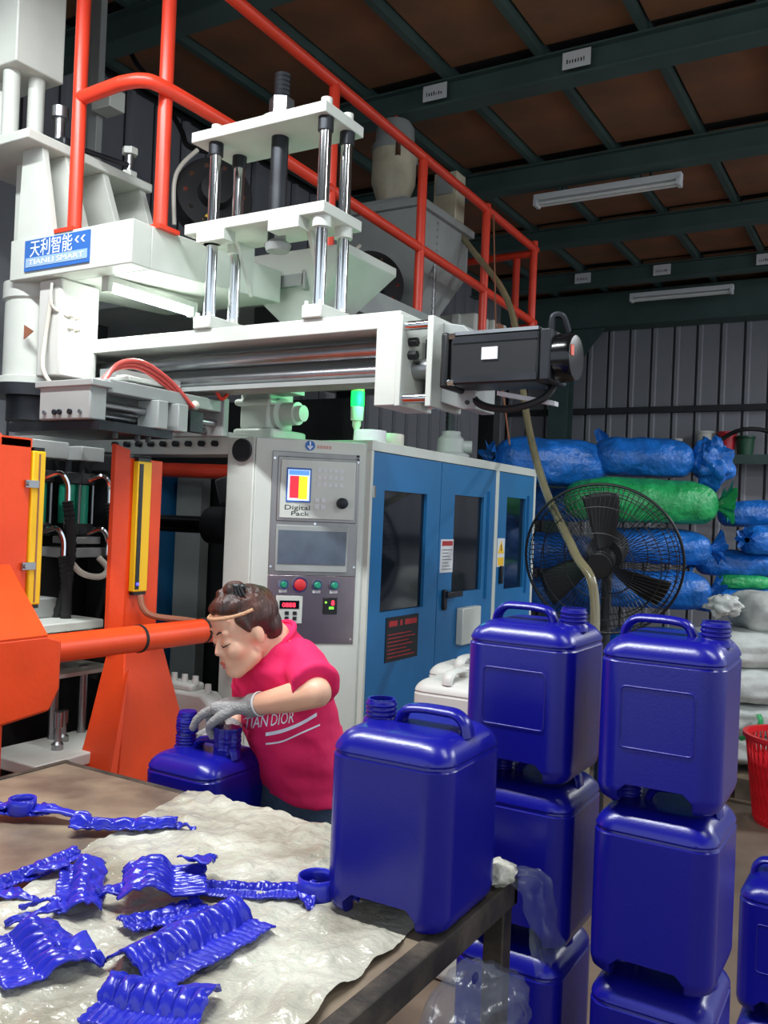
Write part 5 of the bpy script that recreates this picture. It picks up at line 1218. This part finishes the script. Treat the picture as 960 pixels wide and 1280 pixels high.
# print: projected lettering and stripes lying on the chest
bvh = BVHTree.FromPolygons([v.co for v in shm.vertices], [tuple(p.vertices) for p in shm.polygons])
def onto(px, py, off=0.0025):
    d = (pt(px, py, d=1.0) - EYE).normalized(); h_ = bvh.ray_cast(EYE, d)
    return (h_[0] - d * off) if h_[0] else None
for word, u0, u1 in (('CHRISTIAN', 0.0, 0.665), ('DIOR', 0.71, 1.0)):
    tm_ = text_mesh(word, 1.0, 2)
    bm = bmesh.new(); bm.from_mesh(tm_); bmesh.ops.triangulate(bm, faces=bm.faces)
    bmesh.ops.subdivide_edges(bm, edges=[e_ for e_ in bm.edges if e_.calc_length() > 0.25], cuts=2, use_grid_fill=False); bm.to_mesh(tm_); bm.free()
    xs = [v.co.x for v in tm_.vertices]; xa, xm = min(xs), max(xs); miss = set()
    for v in tm_.vertices:
        u, w_ = u0 + (u1 - u0) * (v.co.x - xa) / (xm - xa), v.co.y / 0.73
        q = onto(268 + 99 * u + 2 * w_, 916 - 12 * u - 4 * (u - 0.5) ** 2 - 15.5 * w_)
        if q is None: miss.add(v.index)
        else: v.co = q
    bm = bmesh.new(); bm.from_mesh(tm_); bm.verts.ensure_lookup_table(); bmesh.ops.delete(bm, geom=[bm.verts[i] for i in miss], context='VERTS'); bm.to_mesh(tm_); bm.free()
    tm_.materials.append(MATS['ink_white']); link('lettering', tm_, shirt)
def stripe(pts_, w0):
    P = [V((x, y, 0)) for x, y in pts_]; P = bez(P, 8)
    return MB().grid(lambda u, v: onto(P[min(len(P) - 1, round(u * (len(P) - 1)))].x, P[min(len(P) - 1, round(u * (len(P) - 1)))].y + (v - 0.5) * w0), len(P) - 1, 2).build('stripe', 'ink_white', shirt)
stripe([(312, 891), (330, 890), (354, 886)], 4.0)
stripe([(332, 918), (352, 914), (375, 905), (396, 893)], 4.5)
stripe([(332, 930), (352, 927), (375, 917), (400, 906)], 2.2)

# jeans and shoes
j = MB()
j.loft([ell(pelvis + UP * 0.16, 0.150, 0.110), ell(pelvis + UP * 0.08, 0.164, 0.120), ell(pelvis, 0.168, 0.122), ell(pelvis - UP * 0.07, 0.168, 0.118)])
for s in (-1, 1):
    hj, kn, an = foot[s]; j.capsule(hj - UP * 0.03, kn, 0.092, 0.066).capsule(kn, an + UP * 0.02, 0.066, 0.055)
link('jeans', remeshed(j, 'jeans', 'jeans', 0.008, 6, lambda c, n: 0.006 * noise.noise(c * 14)), wk)
for s in (-1, 1):
    an = foot[s][2]; q = MB(); q.capsule(V((an.x, an.y, 0.045)) - tf_ * 0.04, V((an.x, an.y, 0.04)) + tf_ * 0.15, 0.046, 0.040); q.capsule(V((an.x, an.y, 0.05)), V((an.x, an.y, 0.10)), 0.044, 0.042)
    me = remeshed(q, 'shoe', 'shoe', 0.007, 4); 
    for v in me.vertices: v.co.z = max(v.co.z, 0.0)
    link('shoe', me, wk)

# hair, headband, clip, brows, lashes, lips
h = MB()
h.ball(hp_(0, -0.034, 0.052), [r * HS for r in (0.084, 0.094, 0.090)], AX, 28, 18)
h.ball(hp_(0, -0.072, 0.005), [r * HS for r in (0.070, 0.052, 0.070)], AX, 24, 14)
h.ball(hp_(0, 0.010, 0.100), [r * HS for r in (0.066, 0.070, 0.040)], AX, 24, 14)
for s in (-1, 1): h.capsule(hp_(s * 0.068, 0.028, 0.062), hp_(s * 0.072, 0.012, 0.018), 0.016 * HS, 0.008 * HS)
h.ball(hp_(0.0, -0.010, 0.142), [r * HS for r in (0.040, 0.034, 0.022)], AX).ball(hp_(0.02, 0.012, 0.146), 0.016 * HS).ball(hp_(-0.01, 0.03, 0.140), 0.014 * HS)
def strands(c, n):
    r_ = c - HC; return 0.004 * noise.noise(V((r_.dot(hl_) * 60, r_.dot(hf) * 14, r_.dot(hh_) * 30)))
hair = link('hair', remeshed(h, 'hair', 'hair', 0.0045, 4, strands), wk)
cl_ = MB().capsule(hp_(0.030, -0.004, 0.150), hp_(0.046, -0.022, 0.142), 0.010 * HS)
for k in range(4): cl_.capsule(hp_(0.026 + 0.006 * k, 0.004 - 0.006 * k, 0.152), hp_(0.040 + 0.006 * k, 0.012 - 0.008 * k, 0.122), 0.004)
cl_.build('hair_clip', 'black_plastic', wk)
MB().tube([hp_(0.083 * math.cos(t_), 0.006 + 0.079 * math.sin(t_), 0.078 - 0.002 * math.cos(2 * t_)) for t_ in [PI * k / 24 - 0.25 for k in range(28)]], 0.0055 * HS, 8).build('headband', 'band_tan', wk)
for s in (-1, 1):
    MB().tube([hp_(s * 0.016, 0.0895, 0.034), hp_(s * 0.030, 0.0868, 0.041), hp_(s * 0.048, 0.074, 0.037)], [0.0022, 0.003, 0.0012], 6).build('eyebrow', 'hair_dark', wk)
    MB().tube([hp_(s * 0.019, 0.0875, 0.000), hp_(s * 0.032, 0.0900, -0.005), hp_(s * 0.045, 0.080, -0.001), hp_(s * 0.051, 0.072, 0.002)], [0.001, 0.0019, 0.0019, 0.0008], 6).build('eyelashes', 'hair_dark', wk)
MB().tube([hp_(-0.021, 0.084, -0.062), hp_(-0.010, 0.0935, -0.058), hp_(0, 0.0945, -0.0595), hp_(0.010, 0.0935, -0.058), hp_(0.021, 0.084, -0.062)], [0.001, 0.0042, 0.004, 0.0042, 0.001], 8).tube([hp_(-0.019, 0.084, -0.065), hp_(0, 0.0925, -0.0695), hp_(0.019, 0.084, -0.065)], [0.001, 0.0052, 0.001], 8).build('lips', 'lips', wk)
